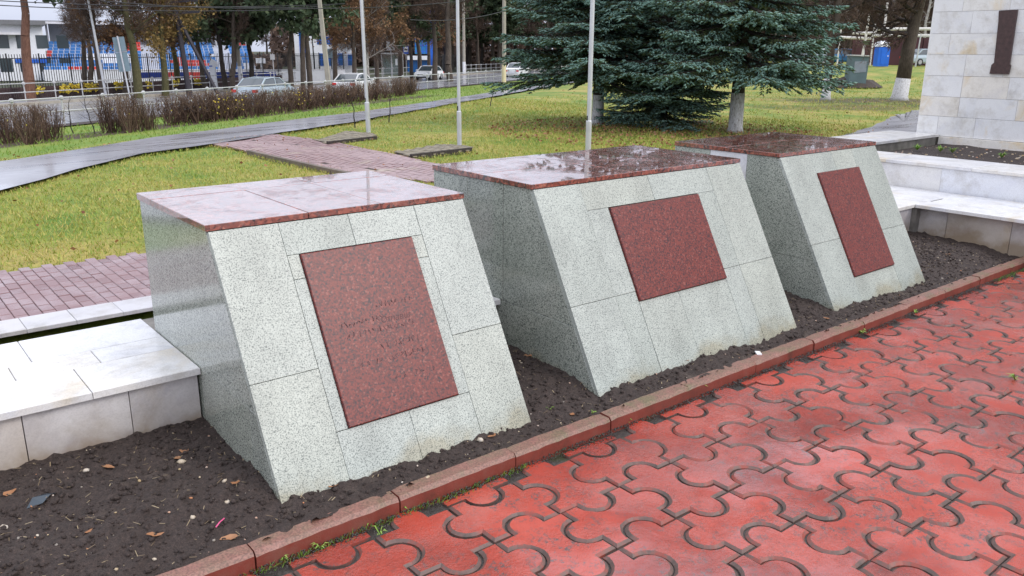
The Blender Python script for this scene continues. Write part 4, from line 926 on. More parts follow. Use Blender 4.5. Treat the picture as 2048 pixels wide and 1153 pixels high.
# ================================================================ HEDGE
def bush_mesh(w, dpt, h, n, seed, leaves=0, mat=None):
    rr = np.random.default_rng(seed); V, Fc, MI = [], [], []; o = 0
    def stick(a, b, r0, r1, mi=0):
        nonlocal o
        d = b-a; s = np.cross(d, (0, 0, 1)); s = s/(np.linalg.norm(s)+1e-6) if np.linalg.norm(s) > 1e-4 else np.array([1.0, 0, 0]); u = np.cross(s, d); u /= np.linalg.norm(u)+1e-9
        tri = [s, -.5*s+.87*u, -.5*s-.87*u]; V.extend([a+q*r0 for q in tri]+[b+q*r1 for q in tri]); Fc.extend([(o, o+1, o+4, o+3), (o+1, o+2, o+5, o+4), (o+2, o, o+3, o+5)]); MI.extend([mi]*3); o += 6
    for i in range(n):
        bx, by = rr.uniform(-w/2, w/2), rr.uniform(-dpt/4, dpt/4); bx = bx*.7; a = np.array([bx, by, -.05]); hh = h*rr.uniform(.62, 1.04)
        b = np.array([bx*1.3+rr.normal(0, .1), by+rr.normal(0, .14), hh*.5]); c = b+np.array([rr.normal(0, .1)+bx*.25, rr.normal(0, .12), hh*.5]); stick(a, b, .016, .011); stick(b, c, .011, .005)
        for k in range(5):
            t = rr.uniform(.15, 1); s0 = (a+(b-a)*t*2) if t < .5 else (b+(c-b)*(t*2-1)); e = s0+np.array([rr.normal(0, .16), rr.normal(0, .12), rr.uniform(.05, .26)]); e[2] = min(e[2], h); stick(s0, e, .007, .003)
    for i in range(leaves):
        p = np.array([rr.uniform(-w/2, w/2)*.9, rr.uniform(-dpt/2, dpt/2), rr.uniform(.25, h)]); s = rr.normal(0, 1, 3); s /= np.linalg.norm(s); u = np.cross(s, rr.normal(0, 1, 3)); u /= np.linalg.norm(u); r = .035
        V.extend([p+s*r, p+u*r, p-s*r, p-u*r]); Fc.append((o, o+1, o+2, o+3)); MI.append(1); o += 4
    return npmesh('stems', np.array(V), np.array(Fc), [M['hedge'], mat or M['yellow_leaf']], MI)
HM = [bush_mesh(1.5, .9, 1.15, 95, s, lv) for s, lv in ((1, 0), (2, 3), (3, 60))]
HM.append(bush_mesh(1.3, .8, 1.1, 55, 9, 2))
hb = [(20, 283, 1.0, 0, 'leftmost dark bare bush by the near railing'), (62, 285, 1.0, 1, 'dense dark bare bush, second from the left by the railing'), (100, 277, .95, 0, 'dark bare bush left of the thin sapling'),
      (228, 262, 1.0, 0, 'fan shaped reddish bare bush left of the gap'), (262, 262, 1.0, 1, 'fan shaped reddish bare bush right beside its twin'), (295, 258, .85, 0, 'sparse thin bush at the left end of the long hedge')]
for i, (u, v, s, k, lab) in enumerate(hb):
    p = at(u, v); o = tag(link('bush', HM[k], None, p, (0, 0, .55+random.uniform(-.2, .2))), lab, 'bush', 'clipped bare hedge bushes'); o.scale = (s*.62, s*.8, s*(1.0 if i in (3, 4) else .9))
for i in range(19):
    f = i/18; u = 352+(822-352)*f**.96; v = np.interp(u, [340, 450, 560, 700, 835], [248, 238, 224, 206, 187]); p = at(u, v); k = 2 if i in (3, 4, 9) else random.choice((0, 1, 3))
    near_ = ', at its left end' if u < 372 else ', below the boot of the silver car' if 470 < u < 505 else ', below the doors of the silver car' if 530 < u < 560 else ', left of the leaning concrete pole' if 600 < u < 640 else ', right beside the leaning concrete pole' if 650 < u < 690 else ', crossed by the tall flagpole' if 715 < u < 745 else ', at its right end' if u > 800 else ''
    w = 'with yellow leaves' if k == 2 else 'bare and brown'
    o = tag(link('bush', HM[k], None, p, (0, 0, .55+(3.14 if i % 2 else 0)+random.uniform(-.1, .1))), f'bush {w} in the long roadside hedge{near_}', 'bush', 'clipped bare hedge bushes'); o.scale = (random.uniform(.85, 1.1), 1.1, random.uniform(.8, .94))

# ================================================================ TREES
def sticks_to_mesh(name, S, mats, quads=None, smooth=True):
    """S: list of (a,b,r0,r1,sides,mi)"""
    V, Fc, MI = [], [], []; o = 0
    for a, b, r0, r1, n, mi in S:
        d = b-a; L_ = np.linalg.norm(d)+1e-9; d = d/L_; s = np.cross(d, (0, 0, 1)) if abs(d[2]) < .95 else np.cross(d, (0, 1, 0)); s /= np.linalg.norm(s); u = np.cross(s, d); an = np.arange(n)*2*math.pi/n
        ring = np.cos(an)[:, None]*s+np.sin(an)[:, None]*u; V.append(a+ring*r0); V.append(b+ring*r1)
        for j in range(n): Fc.append((o+j, o+(j+1) % n, o+n+(j+1) % n, o+n+j)); MI.append(mi)
        o += 2*n
    V = np.concatenate(V); Fc = np.array(Fc); MI = np.array(MI)
    if quads is not None and len(quads[0]):
        Q, qm = quads; Fc = np.concatenate([Fc, np.arange(len(Q)*4).reshape(-1, 4)+o]); V = np.concatenate([V, Q.reshape(-1, 3)]); MI = np.concatenate([MI, qm])
    return npmesh(name, V, Fc, mats, MI, smooth=False)
def make_bare(name, h, r, seed, mat_b, mat_t, lo=.3, twigs=1.0, droop=0, leaves=0, leafmat=None, fork=False):
    rr = np.random.default_rng(seed); S = []; tips = []
    n = 9; pts = [np.array([0, 0, -.1])]; lean = rr.normal(0, .04, 2)
    for i in range(1, n+1): pts.append(np.array([lean[0]*h*i/n+rr.normal(0, .06), lean[1]*h*i/n+rr.normal(0, .06), h*.93*i/n]))
    trunk = [(pts[i], pts[i+1], r*(1-i/n*.85), r*(1-(i+1)/n*.85), 8, 0) for i in range(n)]
    def grow(p, d, L_, rad, lev):
        k = 3; q = p
        for i in range(k):
            d = d+rr.normal(0, .16, 3)+np.array([0, 0, .05-droop*.12]); d /= np.linalg.norm(d); e = q+d*L_/k; S.append((q, e, rad*(1-i*.25), rad*(1-(i+1)*.25), 4 if lev < 2 else 3, 0 if lev < 2 else 1))
            if lev < 3:
                for _ in range(3 if lev == 0 else int(3*twigs)):
                    s = rr.normal(0, 1, 3); s -= d*(s@d); s /= np.linalg.norm(s); nd = d*.6+s*.75+np.array([0, 0, .15-droop*.4]); grow(q+(e-q)*rr.random(), nd/np.linalg.norm(nd), L_*rr.uniform(.38, .6), max(rad*.5, .009), lev+1)
            q = e
        tips.append(q)
    z = h*lo
    while z < h*.95:
        t = z/h; i = min(int(t/.93*n), n-1); f = t/.93*n-i; p = pts[i]+(pts[i+1]-pts[i])*min(f, 1); a = rr.uniform(0, 6.28); up = rr.uniform(.25, .8)
        grow(p, np.array([math.cos(a), math.sin(a), up])/math.hypot(1, up), h*.3*(1-t*.55)*rr.uniform(.7, 1.1), r*.3*(1-t*.6), 0); z += h*.055*rr.uniform(.6, 1.2)
    T_ = np.array(tips); T_ = T_[rr.integers(0, len(T_), leaves)]+rr.normal(0, .25, (leaves, 3)) if leaves else np.zeros((0, 3))
    Q = leaf_quads(T_, rr.uniform(.04, .09, leaves), rr, 1.5) if leaves else np.zeros((0, 4, 3))
    tm = sticks_to_mesh('trunk', trunk, [mat_b], None); cm = sticks_to_mesh('crown', S, [mat_b, mat_t, leafmat or mat_t], (Q, np.full(len(Q), 2))); return tm, cm
def make_pine(name, h, r, seed, mat_b, lo=.4, n_br=46, spread=.2, clump=70, sz=.17, mat_n=None):
    rr = np.random.default_rng(seed); S, Pn = [], []; n = 9; pts = [np.array([0, 0, -.1])]
    for i in range(1, n+1): pts.append(np.array([rr.normal(0, .08)*i*.3, rr.normal(0, .08)*i*.3, h*.97*i/n]))
    trunk = [(pts[i], pts[i+1], r*(1-i/n*.8), r*(1-(i+1)/n*.8), 8, 0) for i in range(n)]
    for k in range(n_br):
        t = lo+(1-lo)*(k+rr.random())/n_br; i = min(int(t/.97*n), n-1); p = pts[i]+(pts[i+1]-pts[i])*min(t/.97*n-i, 1); a = rr.uniform(0, 6.28); L_ = h*spread*(1.15-.75*((t-lo)/(1-lo))**1.3)*rr.uniform(.6, 1.1); up = rr.uniform(-.15, .45)
        d = np.array([math.cos(a), math.sin(a), up]); e = p+d*L_; m_ = (p+e)/2+rr.normal(0, .12, 3); S.append((p, m_, .05, .035, 4, 0)); S.append((m_, e, .035, .012, 3, 0))
        for c in range(5):
            cc = m_+(e-m_)*rr.uniform(.0, 1.1)+rr.normal(0, .3, 3)*L_*.25; S.append((m_+(e-m_)*rr.random(), cc, .014, .006, 3, 0)); Pn.append(cc+rr.normal(0, 1, (clump, 3))*np.array([.36, .36, .17])*L_*.42)
    Pn = np.concatenate(Pn); Q = leaf_quads(Pn, rr.uniform(.4, 1, len(Pn))*sz, rr, 1.4); return sticks_to_mesh('trunk', trunk, [mat_b]), sticks_to_mesh('crown', S, [mat_b, mat_n or M['pine']], (Q, np.full(len(Q), 1)))
PT = {
 'redpine': [make_pine('p', 11, .3, 1, M['bark_red'], .55, 34, .2, 55)],
 'pine': [make_pine('p', 10.5, .2, s, M['bark'], lo_, 42, .24, 27) for s, lo_ in ((1, .42), (2, .4), (3, .5))],
 'dense': [make_pine('d', 9.5, .2, s, M['bark_dark'], .36, 46, .24, 29, .18) for s in (4, 5)],
 'bare': [make_bare('b', 10, .22, s, M['bark'], M['twig'], .34, 1.0) for s in (6, 7, 8)],
 'rust': [make_bare('r', 10, .2, s, M['bark'], M['twig_rust'], .3, 1.0, .4, 3800, M['twig_rust']) for s in (9,)],
 'gold': [make_bare('g', 10, .24, s, M['bark_moss'], M['twig_gold'], .36, 1.0, .8, 3500, M['twig_gold']) for s in (10, 11)],
 'birch': [make_bare('w', 10.5, .15, 12, M['birch'], M['twig'], .2, 1.0, .8)],
 'ivy': [make_bare('i', 10, .3, 13, M['bark_moss'], M['twig'], .36, 1.0)],
}
def tree(kind, var, loc, sc, label, group='trees beyond the road', lean=(0, 0), name=None):
    tm, cm = PT[kind][var % len(PT[kind])]; nm_ = name or {'pine': 'pine_tree', 'redpine': 'pine_tree', 'dense': 'conifer_tree', 'birch': 'birch_tree'}.get(kind, 'bare_tree')
    t = thing(nm_, label, 'tree', loc, random.uniform(0, 6.28), group); t.rotation_euler = (lean[0], lean[1], t.rotation_euler[2]); t.scale = (sc, sc, sc)
    link('trunk', tm, t); link('crown', cm, t); return t
# lean: rotate about the view axis so that the trunk tips towards image left/right
def leanrot(a):                                             # a>0: tip to the image right
    ax = np.array([Fv[0], Fv[1]]); ax /= np.linalg.norm(ax); return (ax[0]*a, ax[1]*a)
tl = [(47, 56, 'redpine', 0, 1.1, -.07, 'thick reddish pine leaning left at the far left, in front of the white building'),
      (178, 66, 'bare', 0, .8, -.2, 'slim dark tree leaning left before the blue seats'), (160, 74, 'bare', 1, .95, -.12, 'thin twin stemmed bare tree left of the road sign'),
      (197, 60, 'bare', 2, 1.1, -.03, 'dark bare tree close behind the wooden pole'), (240, 62, 'rust', 0, 1.0, -.2, 'leaning bare tree just left of the grey road sign backs'),
      (268, 58, 'ivy', 0, 1.15, -.12, 'thick mossy trunk leaning left just right of the grey road sign backs'), (322, 60, 'gold', 0, 1.05, .0, 'tree with golden drooping twigs and a low crooked limb'),
      (352, 70, 'gold', 1, 1.0, .05, 'golden twigged tree behind the dark wooden pole'), (405, 68, 'rust', 0, 1.1, -.08, 'bare tree with rusty leaves behind the white arrow post'),
      (446, 66, 'dense', 1, 1.0, -.06, 'dark conifer left of the concrete lamp pole'), (462, 64, 'bare', 0, 1.1, .05, 'forked bare trunk behind the concrete lamp pole'),
      (500, 66, 'dense', 0, 1.15, -.06, 'broad dark conifer over the navy seats'), (578, 64, 'pine', 1, 1.15, -.06, 'pine standing left of the blue and white building'),
      (603, 61, 'pine', 2, 1.2, -.09, 'leaning pine before the blue stairwell window'), (617, 62, 'pine', 0, 1.15, 0, 'straight dark pine against the white facade'),
      (708, 72, 'rust', 0, 1.25, .0, 'broad rusty leaved tree left of the tall flagpole'), (736, 74, 'birch', 0, 1.2, 0, 'white barked birch right of the tall flagpole'),
      (752, 78, 'rust', 0, 1.2, .02, 'rust coloured twiggy tree behind the white board'), (800, 90, 'bare', 1, 1.35, 0, 'brown bare tree above the bus shelter'),
      (822, 88, 'dense', 1, 1.1, 0, 'dark conifer right of the bus stop sign'), (868, 86, 'bare', 2, 1.4, .03, 'bare tree behind the white sedan'), (900, 84, 'bare', 0, 1.6, 0, 'thick trunked bare tree left of the middle flagpole'),
      (838, 92, 'bare', 1, 1.3, 0, 'bare tree in front of the blue glazed building'), (858, 96, 'rust', 0, 1.2, .02, 'rusty leaved tree beside the blue glazed building'),
       (668, 84, 'pine', 0, 1.25, .03, 'pine behind the leaning concrete pole'), 
      ]
for u, dist, kd, vr, sc, ln, lab in tl:
    sc = .72+.28*sc if dist < 75 else sc*.95
    p = far(u, dist); tree(kd, vr, p, sc, lab, lean=leanrot(ln))
k = 0
for u in list(range(735, 1040, 13)):
    dist = random.uniform(122, 150); p = far(u+random.uniform(-6, 6), dist); kd = random.choice(['bare', 'pine', 'dense', 'bare', 'pine']); tree(kd, k, p, random.uniform(1.2, 1.6), {'bare': 'bare brown tree in the wood beyond the road', 'pine': 'pine in the wood beyond the road', 'dense': 'dark conifer in the wood beyond the road'}[kd], 'wood beyond the road'); k += 1
for u in list(range(330, 560, 34)):
    dist = random.uniform(150, 185); p = far(u, dist); kd = random.choice(['bare', 'pine', 'bare']); tree(kd, k, p, random.uniform(1.0, 1.3), {'bare': 'bare tree far behind the grandstand roof', 'pine': 'pine far behind the grandstand roof'}[kd], 'trees behind the grandstand'); k += 1
for u in list(range(1040, 2120, 17)):
    dist = random.uniform(112, 150); p = far(u+random.uniform(-8, 8), dist); kd = random.choice(['bare', 'bare', 'bare', 'birch', 'pine']) if u > 1500 else random.choice(['bare', 'pine', 'dense']); tree(kd, k, p, random.uniform(1.1, 1.5), {'bare': 'bare brown tree in the wood behind the garages', 'pine': 'pine in the wood behind the garages', 'dense': 'dark conifer in the wood behind the garages', 'birch': 'pale birch in the wood behind the garages'}[kd], 'wood behind the garages'); k += 1

def wood_mass(name, u0, u1, d0, d1, ztop, n, mat, sz):
    U = RNG.uniform(u0, u1, n); D = RNG.uniform(d0, d1, n); P = np.array([far(u, dd) for u, dd in zip(U, D)]); P[:, 2] += ztop*RNG.random(n)**1.4-.2+.6*np.sin(U*.05)*0
    Q = leaf_quads(P, RNG.uniform(.3, 1, n)*sz, RNG, 2.2); return tag(link(name, npmesh(name, Q.reshape(-1, 3), np.arange(n*4).reshape(-1, 4), mat)), kind='stuff')
wood_mass('far_undergrowth', 545, 1050, 152, 185, 7.5, 9000, M['twig'], .5)
wood_mass('far_undergrowth', 1040, 2150, 150, 185, 11, 16000, M['twig'], .55)
wood_mass('far_shrubs', -60, 560, 120, 150, 2.2, 3500, M['twig'], .4)
# ---- limewashed trees on the lawn to the right
def lawn_tree(u, v, vj, rpx, label, seed, lean, h=9):
    p = at(u, v); dist = np.hypot(p[0], p[1]); r = rpx/2*dist/FOC; zj = topz(p, vj)-p[2]; rr = np.random.default_rng(seed)
    t = thing('lawn_tree', label, 'tree', p, 0, 'limewashed trees on the lawn'); t.rotation_euler = (*leanrot(lean), 0)
    pts = [(0, 0, -.05), (0, 0, .15), (.0, .0, zj)]; mb = MB(); mb.tube(pts, [r*1.35, r*1.08, r*.95], 14); part('limewashed_base', mb, M['limewash'], t, smooth=True)
    up = [np.array([0, 0, zj])]; 
    for i in range(1, 7): up.append(np.array([rr.normal(0, .04)*i, rr.normal(0, .04)*i, zj+(h-zj)*i/6]))
    mb = MB(); mb.tube(up, [r*.94*(1-i*.12) for i in range(7)], 12); part('trunk', mb, M['bark'], t, smooth=True)
    S = []
    def grow(q, d, L_, rad, lev):
        for i in range(4):
            d = d+rr.normal(0, .17, 3)+np.array([0, 0, -.02]); d /= np.linalg.norm(d); e = q+d*L_/4; S.append((q, e, rad*(1-i*.2), rad*(1-(i+1)*.2), 5 if lev == 0 else 3, 0 if lev < 2 else 1))
            if lev < 3:
                for _ in range(2):
                    s = rr.normal(0, 1, 3); s -= d*(s@d); s /= np.linalg.norm(s); grow(q+(e-q)*rr.random(), (d*.7+s*.7), L_*rr.uniform(.35, .6), max(.006, rad*.5), lev+1)
            q = e
    for i in range(12):
        z = zj+1.9+(h-zj-2.1)*i/12; a = rr.uniform(0, 6.28); grow(np.array([0, 0, z]), np.array([math.cos(a), math.sin(a), rr.uniform(.0, .5)]), rr.uniform(1.8, 3), r*.35, 0)
    link('crown', sticks_to_mesh('crown', S, [M['bark_dark'], M['twig']]), t)
lawn_tree(1651, 199, 157, 15, 'slim limewashed tree left of the grey green utility cabinet', 31, .015)
lawn_tree(1798, 200, 157, 26, 'thicker limewashed tree with spreading branches between the cabinet and the monument wall', 35, .075)

# ---- blue spruces
def spruce_mesh(seed, h, zlow, R, zdetail, cam_side=None):
    rr = np.random.default_rng(seed); S, tips, olds = [], [], []
    def shoot_arr(P, D, L_, r):                              # spindles: 4 sided
        n = len(P); D = D/np.linalg.norm(D, axis=1)[:, None]; s = np.cross(D, rr.normal(0, 1, (n, 3))); s /= np.linalg.norm(s, axis=1)[:, None]+1e-9; u = np.cross(s, D); L_ = L_[:, None]; r = r[:, None]
        A = P; M1 = P+D*L_*.35; E = P+D*L_; ring = [M1+s*r, M1+u*r, M1-s*r, M1-u*r]; V = np.stack([A]+ring+[E], 1); return V
    z = zlow; P1, D1, L1, R1, P2, D2, L2, R2 = [], [], [], [], [], [], [], []
    while z < h-.3:
        f = (z-zlow)/(h-zlow); LL = R*(1-f)**.8; nb = 8 if z < zdetail else 6; det = z < zdetail
        for k in range(nb):
            a = rr.uniform(0, 6.28); L_ = LL*rr.uniform(.72, 1.1); p = np.array([0, 0, z+rr.normal(0, .07)]); dz = -.10-.16*(1-f)+rr.normal(0, .05)
            d = np.array([math.cos(a), math.sin(a), dz]); nseg = 6; q = p; pts = [p]
            for i in range(nseg):
                d = d+np.array([0, 0, .045])+rr.normal(0, .02, 3); q = q+d/np.linalg.norm(d)*L_/nseg; pts.append(q)
            for i in range(nseg): S.append((pts[i], pts[i+1], .032*(1-i/nseg)+.006, .032*(1-(i+1)/nseg)+.006, 4, 0))
            sp = .11 if det else .34; ns = int(L_/sp)
            for j in range(1, ns+1):
                t = j/ns; ii = min(int(t*nseg), nseg-1); b0 = pts[ii]+(pts[ii+1]-pts[ii])*(t*nseg-ii); dd = pts[ii+1]-pts[ii]; dd /= np.linalg.norm(dd); side = np.cross(dd, (0, 0, 1)); side /= np.linalg.norm(side)
                for sg in (-1, 1):
                    sl_ = (.12+.62*math.sin(math.pi*min(1, t*.82+.14)))*L_*.42*rr.uniform(.7, 1.15); sd_ = dd*.75+side*sg*.8+np.array([0, 0, -.16+rr.normal(0, .1)]); sd_ /= np.linalg.norm(sd_)
                    e = b0+sd_*sl_+np.array([0, 0, -.06*sl_]); S.append((b0, e, .009, .004, 3, 0)) if (det and rr.random() < .5) else None
                    m = max(2, int(sl_/(.052 if det else .2))); tt_ = np.sort(rr.random(m))**.8
                    for q_ in tt_:
                        pp_ = b0+(e-b0)*q_; sgn = rr.choice([-1, 1]); s2 = np.cross(sd_, (0, 0, 1)); s2 /= np.linalg.norm(s2)+1e-9; dr = sd_*.8+s2*sgn*rr.uniform(.3, .9)+np.array([0, 0, rr.uniform(-.35, .15)])
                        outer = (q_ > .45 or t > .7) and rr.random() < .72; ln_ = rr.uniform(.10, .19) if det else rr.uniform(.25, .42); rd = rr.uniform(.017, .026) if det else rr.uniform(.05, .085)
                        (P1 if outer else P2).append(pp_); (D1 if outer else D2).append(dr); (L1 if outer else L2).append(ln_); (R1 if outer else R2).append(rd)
        z += .27 if det else .42
    V1 = shoot_arr(np.array(P1), np.array(D1), np.array(L1), np.array(R1)); V2 = shoot_arr(np.array(P2), np.array(D2), np.array(L2), np.array(R2))
    A = np.concatenate([V1, V2]); n = len(A); base = np.arange(n)[:, None, None]*6; T_ = np.array([(0, 1, 2), (0, 2, 3), (0, 3, 4), (0, 4, 1), (5, 2, 1), (5, 3, 2), (5, 4, 3), (5, 1, 4)])[None]+base
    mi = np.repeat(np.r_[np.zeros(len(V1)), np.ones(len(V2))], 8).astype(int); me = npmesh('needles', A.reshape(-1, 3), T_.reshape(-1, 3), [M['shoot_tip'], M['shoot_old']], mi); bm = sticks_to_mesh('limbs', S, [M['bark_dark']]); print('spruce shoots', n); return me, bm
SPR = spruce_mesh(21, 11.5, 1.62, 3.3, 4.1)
def spruce(u, v, vj, r, label, rz, sc, whitewash=True):
    p = at(u, v); t = thing('blue_spruce', label, 'spruce', p, rz, 'blue spruces on the lawn'); zj = topz(p, vj)-p[2]
    mb = MB(); mb.tube([(0, 0, -.05), (0, 0, .12), (0, 0, zj)], [r*1.3, r*1.05, r], 16); part('limewashed_base' if whitewash else 'trunk_base', mb, M['limewash'] if whitewash else M['bark'], t, smooth=True)
    mb = MB(); mb.tube([(0, 0, zj), (0, 0, 5), (0, 0, 11*sc[2])], [r*.97, r*.6, .02], 12); part('trunk', mb, M['bark_dark'], t, smooth=True)
    dz = -.62 if sc[0] < .7 else 0
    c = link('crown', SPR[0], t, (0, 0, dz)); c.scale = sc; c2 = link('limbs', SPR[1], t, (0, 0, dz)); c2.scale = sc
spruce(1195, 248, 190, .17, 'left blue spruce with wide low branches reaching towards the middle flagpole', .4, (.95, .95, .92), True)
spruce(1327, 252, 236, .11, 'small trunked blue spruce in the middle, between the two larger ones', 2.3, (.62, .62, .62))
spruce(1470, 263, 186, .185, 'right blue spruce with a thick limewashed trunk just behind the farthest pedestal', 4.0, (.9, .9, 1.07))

# ================================================================ GRASS AND LEAVES (stuff)
def scatter_grass(name, n, xr, yr, mat, hmin, hmax, w, cond, dens=None):
    X = RNG.uniform(*xr, n); Y = RNG.uniform(*yr, n); r = np.hypot(X, Y); keep = RNG.random(n) < np.clip((dens or 11)/r, .05, 1)**1.6
    # only where the view can fall
    rel = np.stack([X, Y, gz(X, Y)], 1)-CAM; zf = rel@Fv; u = 1024+FOC*(rel@Rv)/zf; v = 576.5-FOC*(rel@Uv)/zf; keep &= (u > -150) & (u < 2200) & (v > 90) & (v < 800) & cond(X, Y, u, v)
    X, Y = X[keep], Y[keep]; n = len(X); Z = gz(X, Y)-.02; a = RNG.uniform(0, 6.28, n); hh = RNG.uniform(hmin, hmax, n)*(1+np.hypot(X, Y)*.02); ww = w*(1+np.hypot(X, Y)*.05); ca, sa = np.cos(a)*ww, np.sin(a)*ww; lx, ly = RNG.normal(0, .5, n)*hh, RNG.normal(0, .5, n)*hh
    V = np.stack([np.stack([X-ca, Y-sa, Z], 1), np.stack([X+ca, Y+sa, Z], 1), np.stack([X+lx, Y+ly, Z+hh], 1)], 1).reshape(-1, 3); print(name, n)
    return tag(link(name, npmesh(name, V, np.arange(n*3).reshape(-1, 3), mat)), kind='stuff')
pathpoly = [tuple(q) for q in ne]+[tuple(q) for q in fe[::-1]]
def lawn_ok(X, Y, u, v): return (~inside(pathpoly, X, Y)) & (~inside(pp, X, Y)) & (Y > 9.14) & (droad(X, Y) < -.4) & ~((u > 1700) & (v > 215) & (X < 30) & (u > 1690+(275-v)*2.2))
n_ = lambda X, Y: fbm(X, Y, .9, 44, 3)
scatter_grass('grass', 420000, (-1, 24), (9.1, 32), M['blade'], .02, .05, .0045, lambda X, Y, u, v: lawn_ok(X, Y, u, v) & (droad(X, Y) < -12.5))
scatter_grass('grass', 60000, (-2, 40), (16, 58), M['blade_green'], .03, .08, .006, lambda X, Y, u, v: lawn_ok(X, Y, u, v) & (droad(X, Y) > -13.0), 22)
scatter_grass('grass', 60000, (14, 60), (8, 30), M['blade'], .03, .06, .006, lambda X, Y, u, v: lawn_ok(X, Y, u, v) & (X > 14), 16)
scatter_grass('dry_grass', 9000, (5.5, 12), (11, 21), M['straw'], .02, .06, .006, lambda X, Y, u, v: (np.abs(inside([(a*1.0, b) for a, b in pp], X, Y).astype(int)-inside([(a+.22, b) for a, b in pp], X, Y).astype(int)) == 1) | (np.abs(inside(pp, X, Y).astype(int)-inside([(a-.15, b) for a, b in pp], X, Y).astype(int)) == 1))
def litter(name, n, cond, xr, yr, mat, s0, s1):
    X = RNG.uniform(*xr, n); Y = RNG.uniform(*yr, n); k = cond(X, Y); X, Y = X[k], Y[k]; P = np.stack([X, Y, gz(X, Y)+.03], 1); Q = leaf_quads(P, RNG.uniform(s0, s1, len(P)), RNG, 1.2, .85); return tag(link(name, npmesh(name, Q.reshape(-1, 3), np.arange(len(P)*4).reshape(-1, 4), mat)), kind='stuff')
litter('fallen_leaves_on_lawn', 1200, lambda X, Y: (~inside(pathpoly, X, Y)) & (Y > 9.3) & (droad(X, Y) < -12) & (X > 0), (0, 40), (9.3, 34), M['dead_leaf'], .012, .035)
litter('leaf_litter_under_spruces', 5000, lambda X, Y: (np.hypot(X-17.5, Y-15.5) < 4.5), (12, 23), (10, 21), M['dead_leaf'], .015, .035)
# bits on the soil
def leaf_thing(u, v, z0, size, mat, label, name='fallen_leaf', cat='leaf', group='fallen leaves on the soil bed', curl=.3):
    p = onz(u, v, z0)
    if 2.22 < p[1] < 3.04: p[2] = soil_z(p[0], p[1]); p = onz(u, v, p[2]); p[2] = soil_z(p[0], p[1])
    size *= .72; rr = random.Random(int(u*7+v)); nseg = 10; mb = MB(); vs = [(0, 0, .004)]
    for i in range(nseg):
        a = 2*math.pi*i/nseg; r = size*(1+.35*math.sin(a*2.5+rr.random()*2))*rr.uniform(.75, 1.1); x, y = r*math.cos(a)*1.25, r*math.sin(a)*.8; vs.append((x, y, .004+abs(x)*curl*rr.uniform(.3, 1)+abs(y)*curl*.5))
    mb.add(vs, [(0, 1+i, 1+(i+1) % nseg) for i in range(nseg)]); o = link(name, mb.mesh(name, mat), None, p, (rr.uniform(-.2, .2), rr.uniform(-.2, .2), rr.uniform(0, 6))); return tag(o, label, cat, group)
lv = [(401, 843, .2, .035, 'orange brown leaf leaning in the corner of the ledge and the nearest pedestal'), (382, 857, .2, .026, 'dull grey brown leaf in the corner beside the orange one'),
      (370, 905, .2, .026, 'pale brown curled leaf on the soil left of the nearest pedestal'), (356, 917, .2, .022, 'small brown leaf just below the curled one'), (215, 928, .2, .028, 'long reddish leaf strip lying near the marble ledge'),
      (470, 967, .2, .022, 'orange leaf near the foot of the nearest pedestal'), (72, 1007, .19, .02, 'orange leaf above the dark plastic scrap'), (462, 1077, .17, .028, 'dark curled leaf beside the kerb at the bottom left'),
      (310, 1073, .18, .022, 'pale tan leaf left of the kerb'), (668, 980, .18, .022, 'brick red leaf under the front edge of the nearest pedestal'), (893, 885, .18, .018, 'pale tan leaf under the nearest pedestal near its right corner'),
      (985, 880, .17, .018, 'tan leaf by the kerb below the nearest pedestal'), (1145, 833, .17, .02, 'dark red leaf on soil between the first two pedestals'), (1055, 707, .2, .022, 'red brown leaf deep between the first two pedestals'),
      (1347, 722, .18, .016, 'orange leaf in front of the middle pedestal'), (1372, 727, .18, .014, 'small brown leaf in front of the middle pedestal'), (1550, 657, .18, .016, 'reddish leaf near the right end of the middle pedestal'),
      (1652, 640, .18, .018, 'yellow tan leaf between the middle and farthest pedestals'), (1745, 592, .18, .02, 'pink tan leaf before the farthest pedestal'), (1893, 512, .2, .022, 'pale pink leaf right of the farthest pedestal'), (20, 985, .19, .022, 'brown red leaf at the left edge of the soil bed'),
      (180, 1063, .18, .018, 'brown twiggy leaf low on the soil at the left')]
for u, v, z, s, lab in lv: leaf_thing(u, v, z, s, M['dead_leaf'], lab)
p = onz(85, 1020, .19); p[2] = soil_z(p[0], p[1]); mb = MB(); mb.add([(-.045, -.02, .004), (.0, -.03, .012), (.03, .0, .02), (.05, .02, .008), (.02, .03, .012), (-.02, .012, .02)], [(0, 1, 5), (1, 2, 5), (2, 3, 4), (2, 4, 5)]); tag(link('plastic_scrap', mb.mesh('plastic_scrap', M['dark_plastic']), None, p), 'crumpled dark plastic scrap on the soil at the lower left', 'litter')
p = onz(440, 1048, .18); p[2] = soil_z(p[0], p[1])+.006; mb = MB(); mb.tube([(-.018, -.012, 0), (0, 0, .006), (.02, .016, .004)], .0022, 5); tag(link('plastic_stick', mb.mesh('plastic_stick', M['pink']), None, p), 'bright pink plastic stick on the soil near the kerb', 'litter')
p = onz(1517, 702, .18); p[2] = soil_z(p[0], p[1])+.008; mb = MB(); mb.box(-.03, .03, -.012, .012, 0, .006); tag(link('paper_scrap', mb.mesh('paper_scrap', M['whitewash']), None, p, (0, .1, .8)), 'small white scrap lying behind the kerb by the middle pedestal', 'litter')
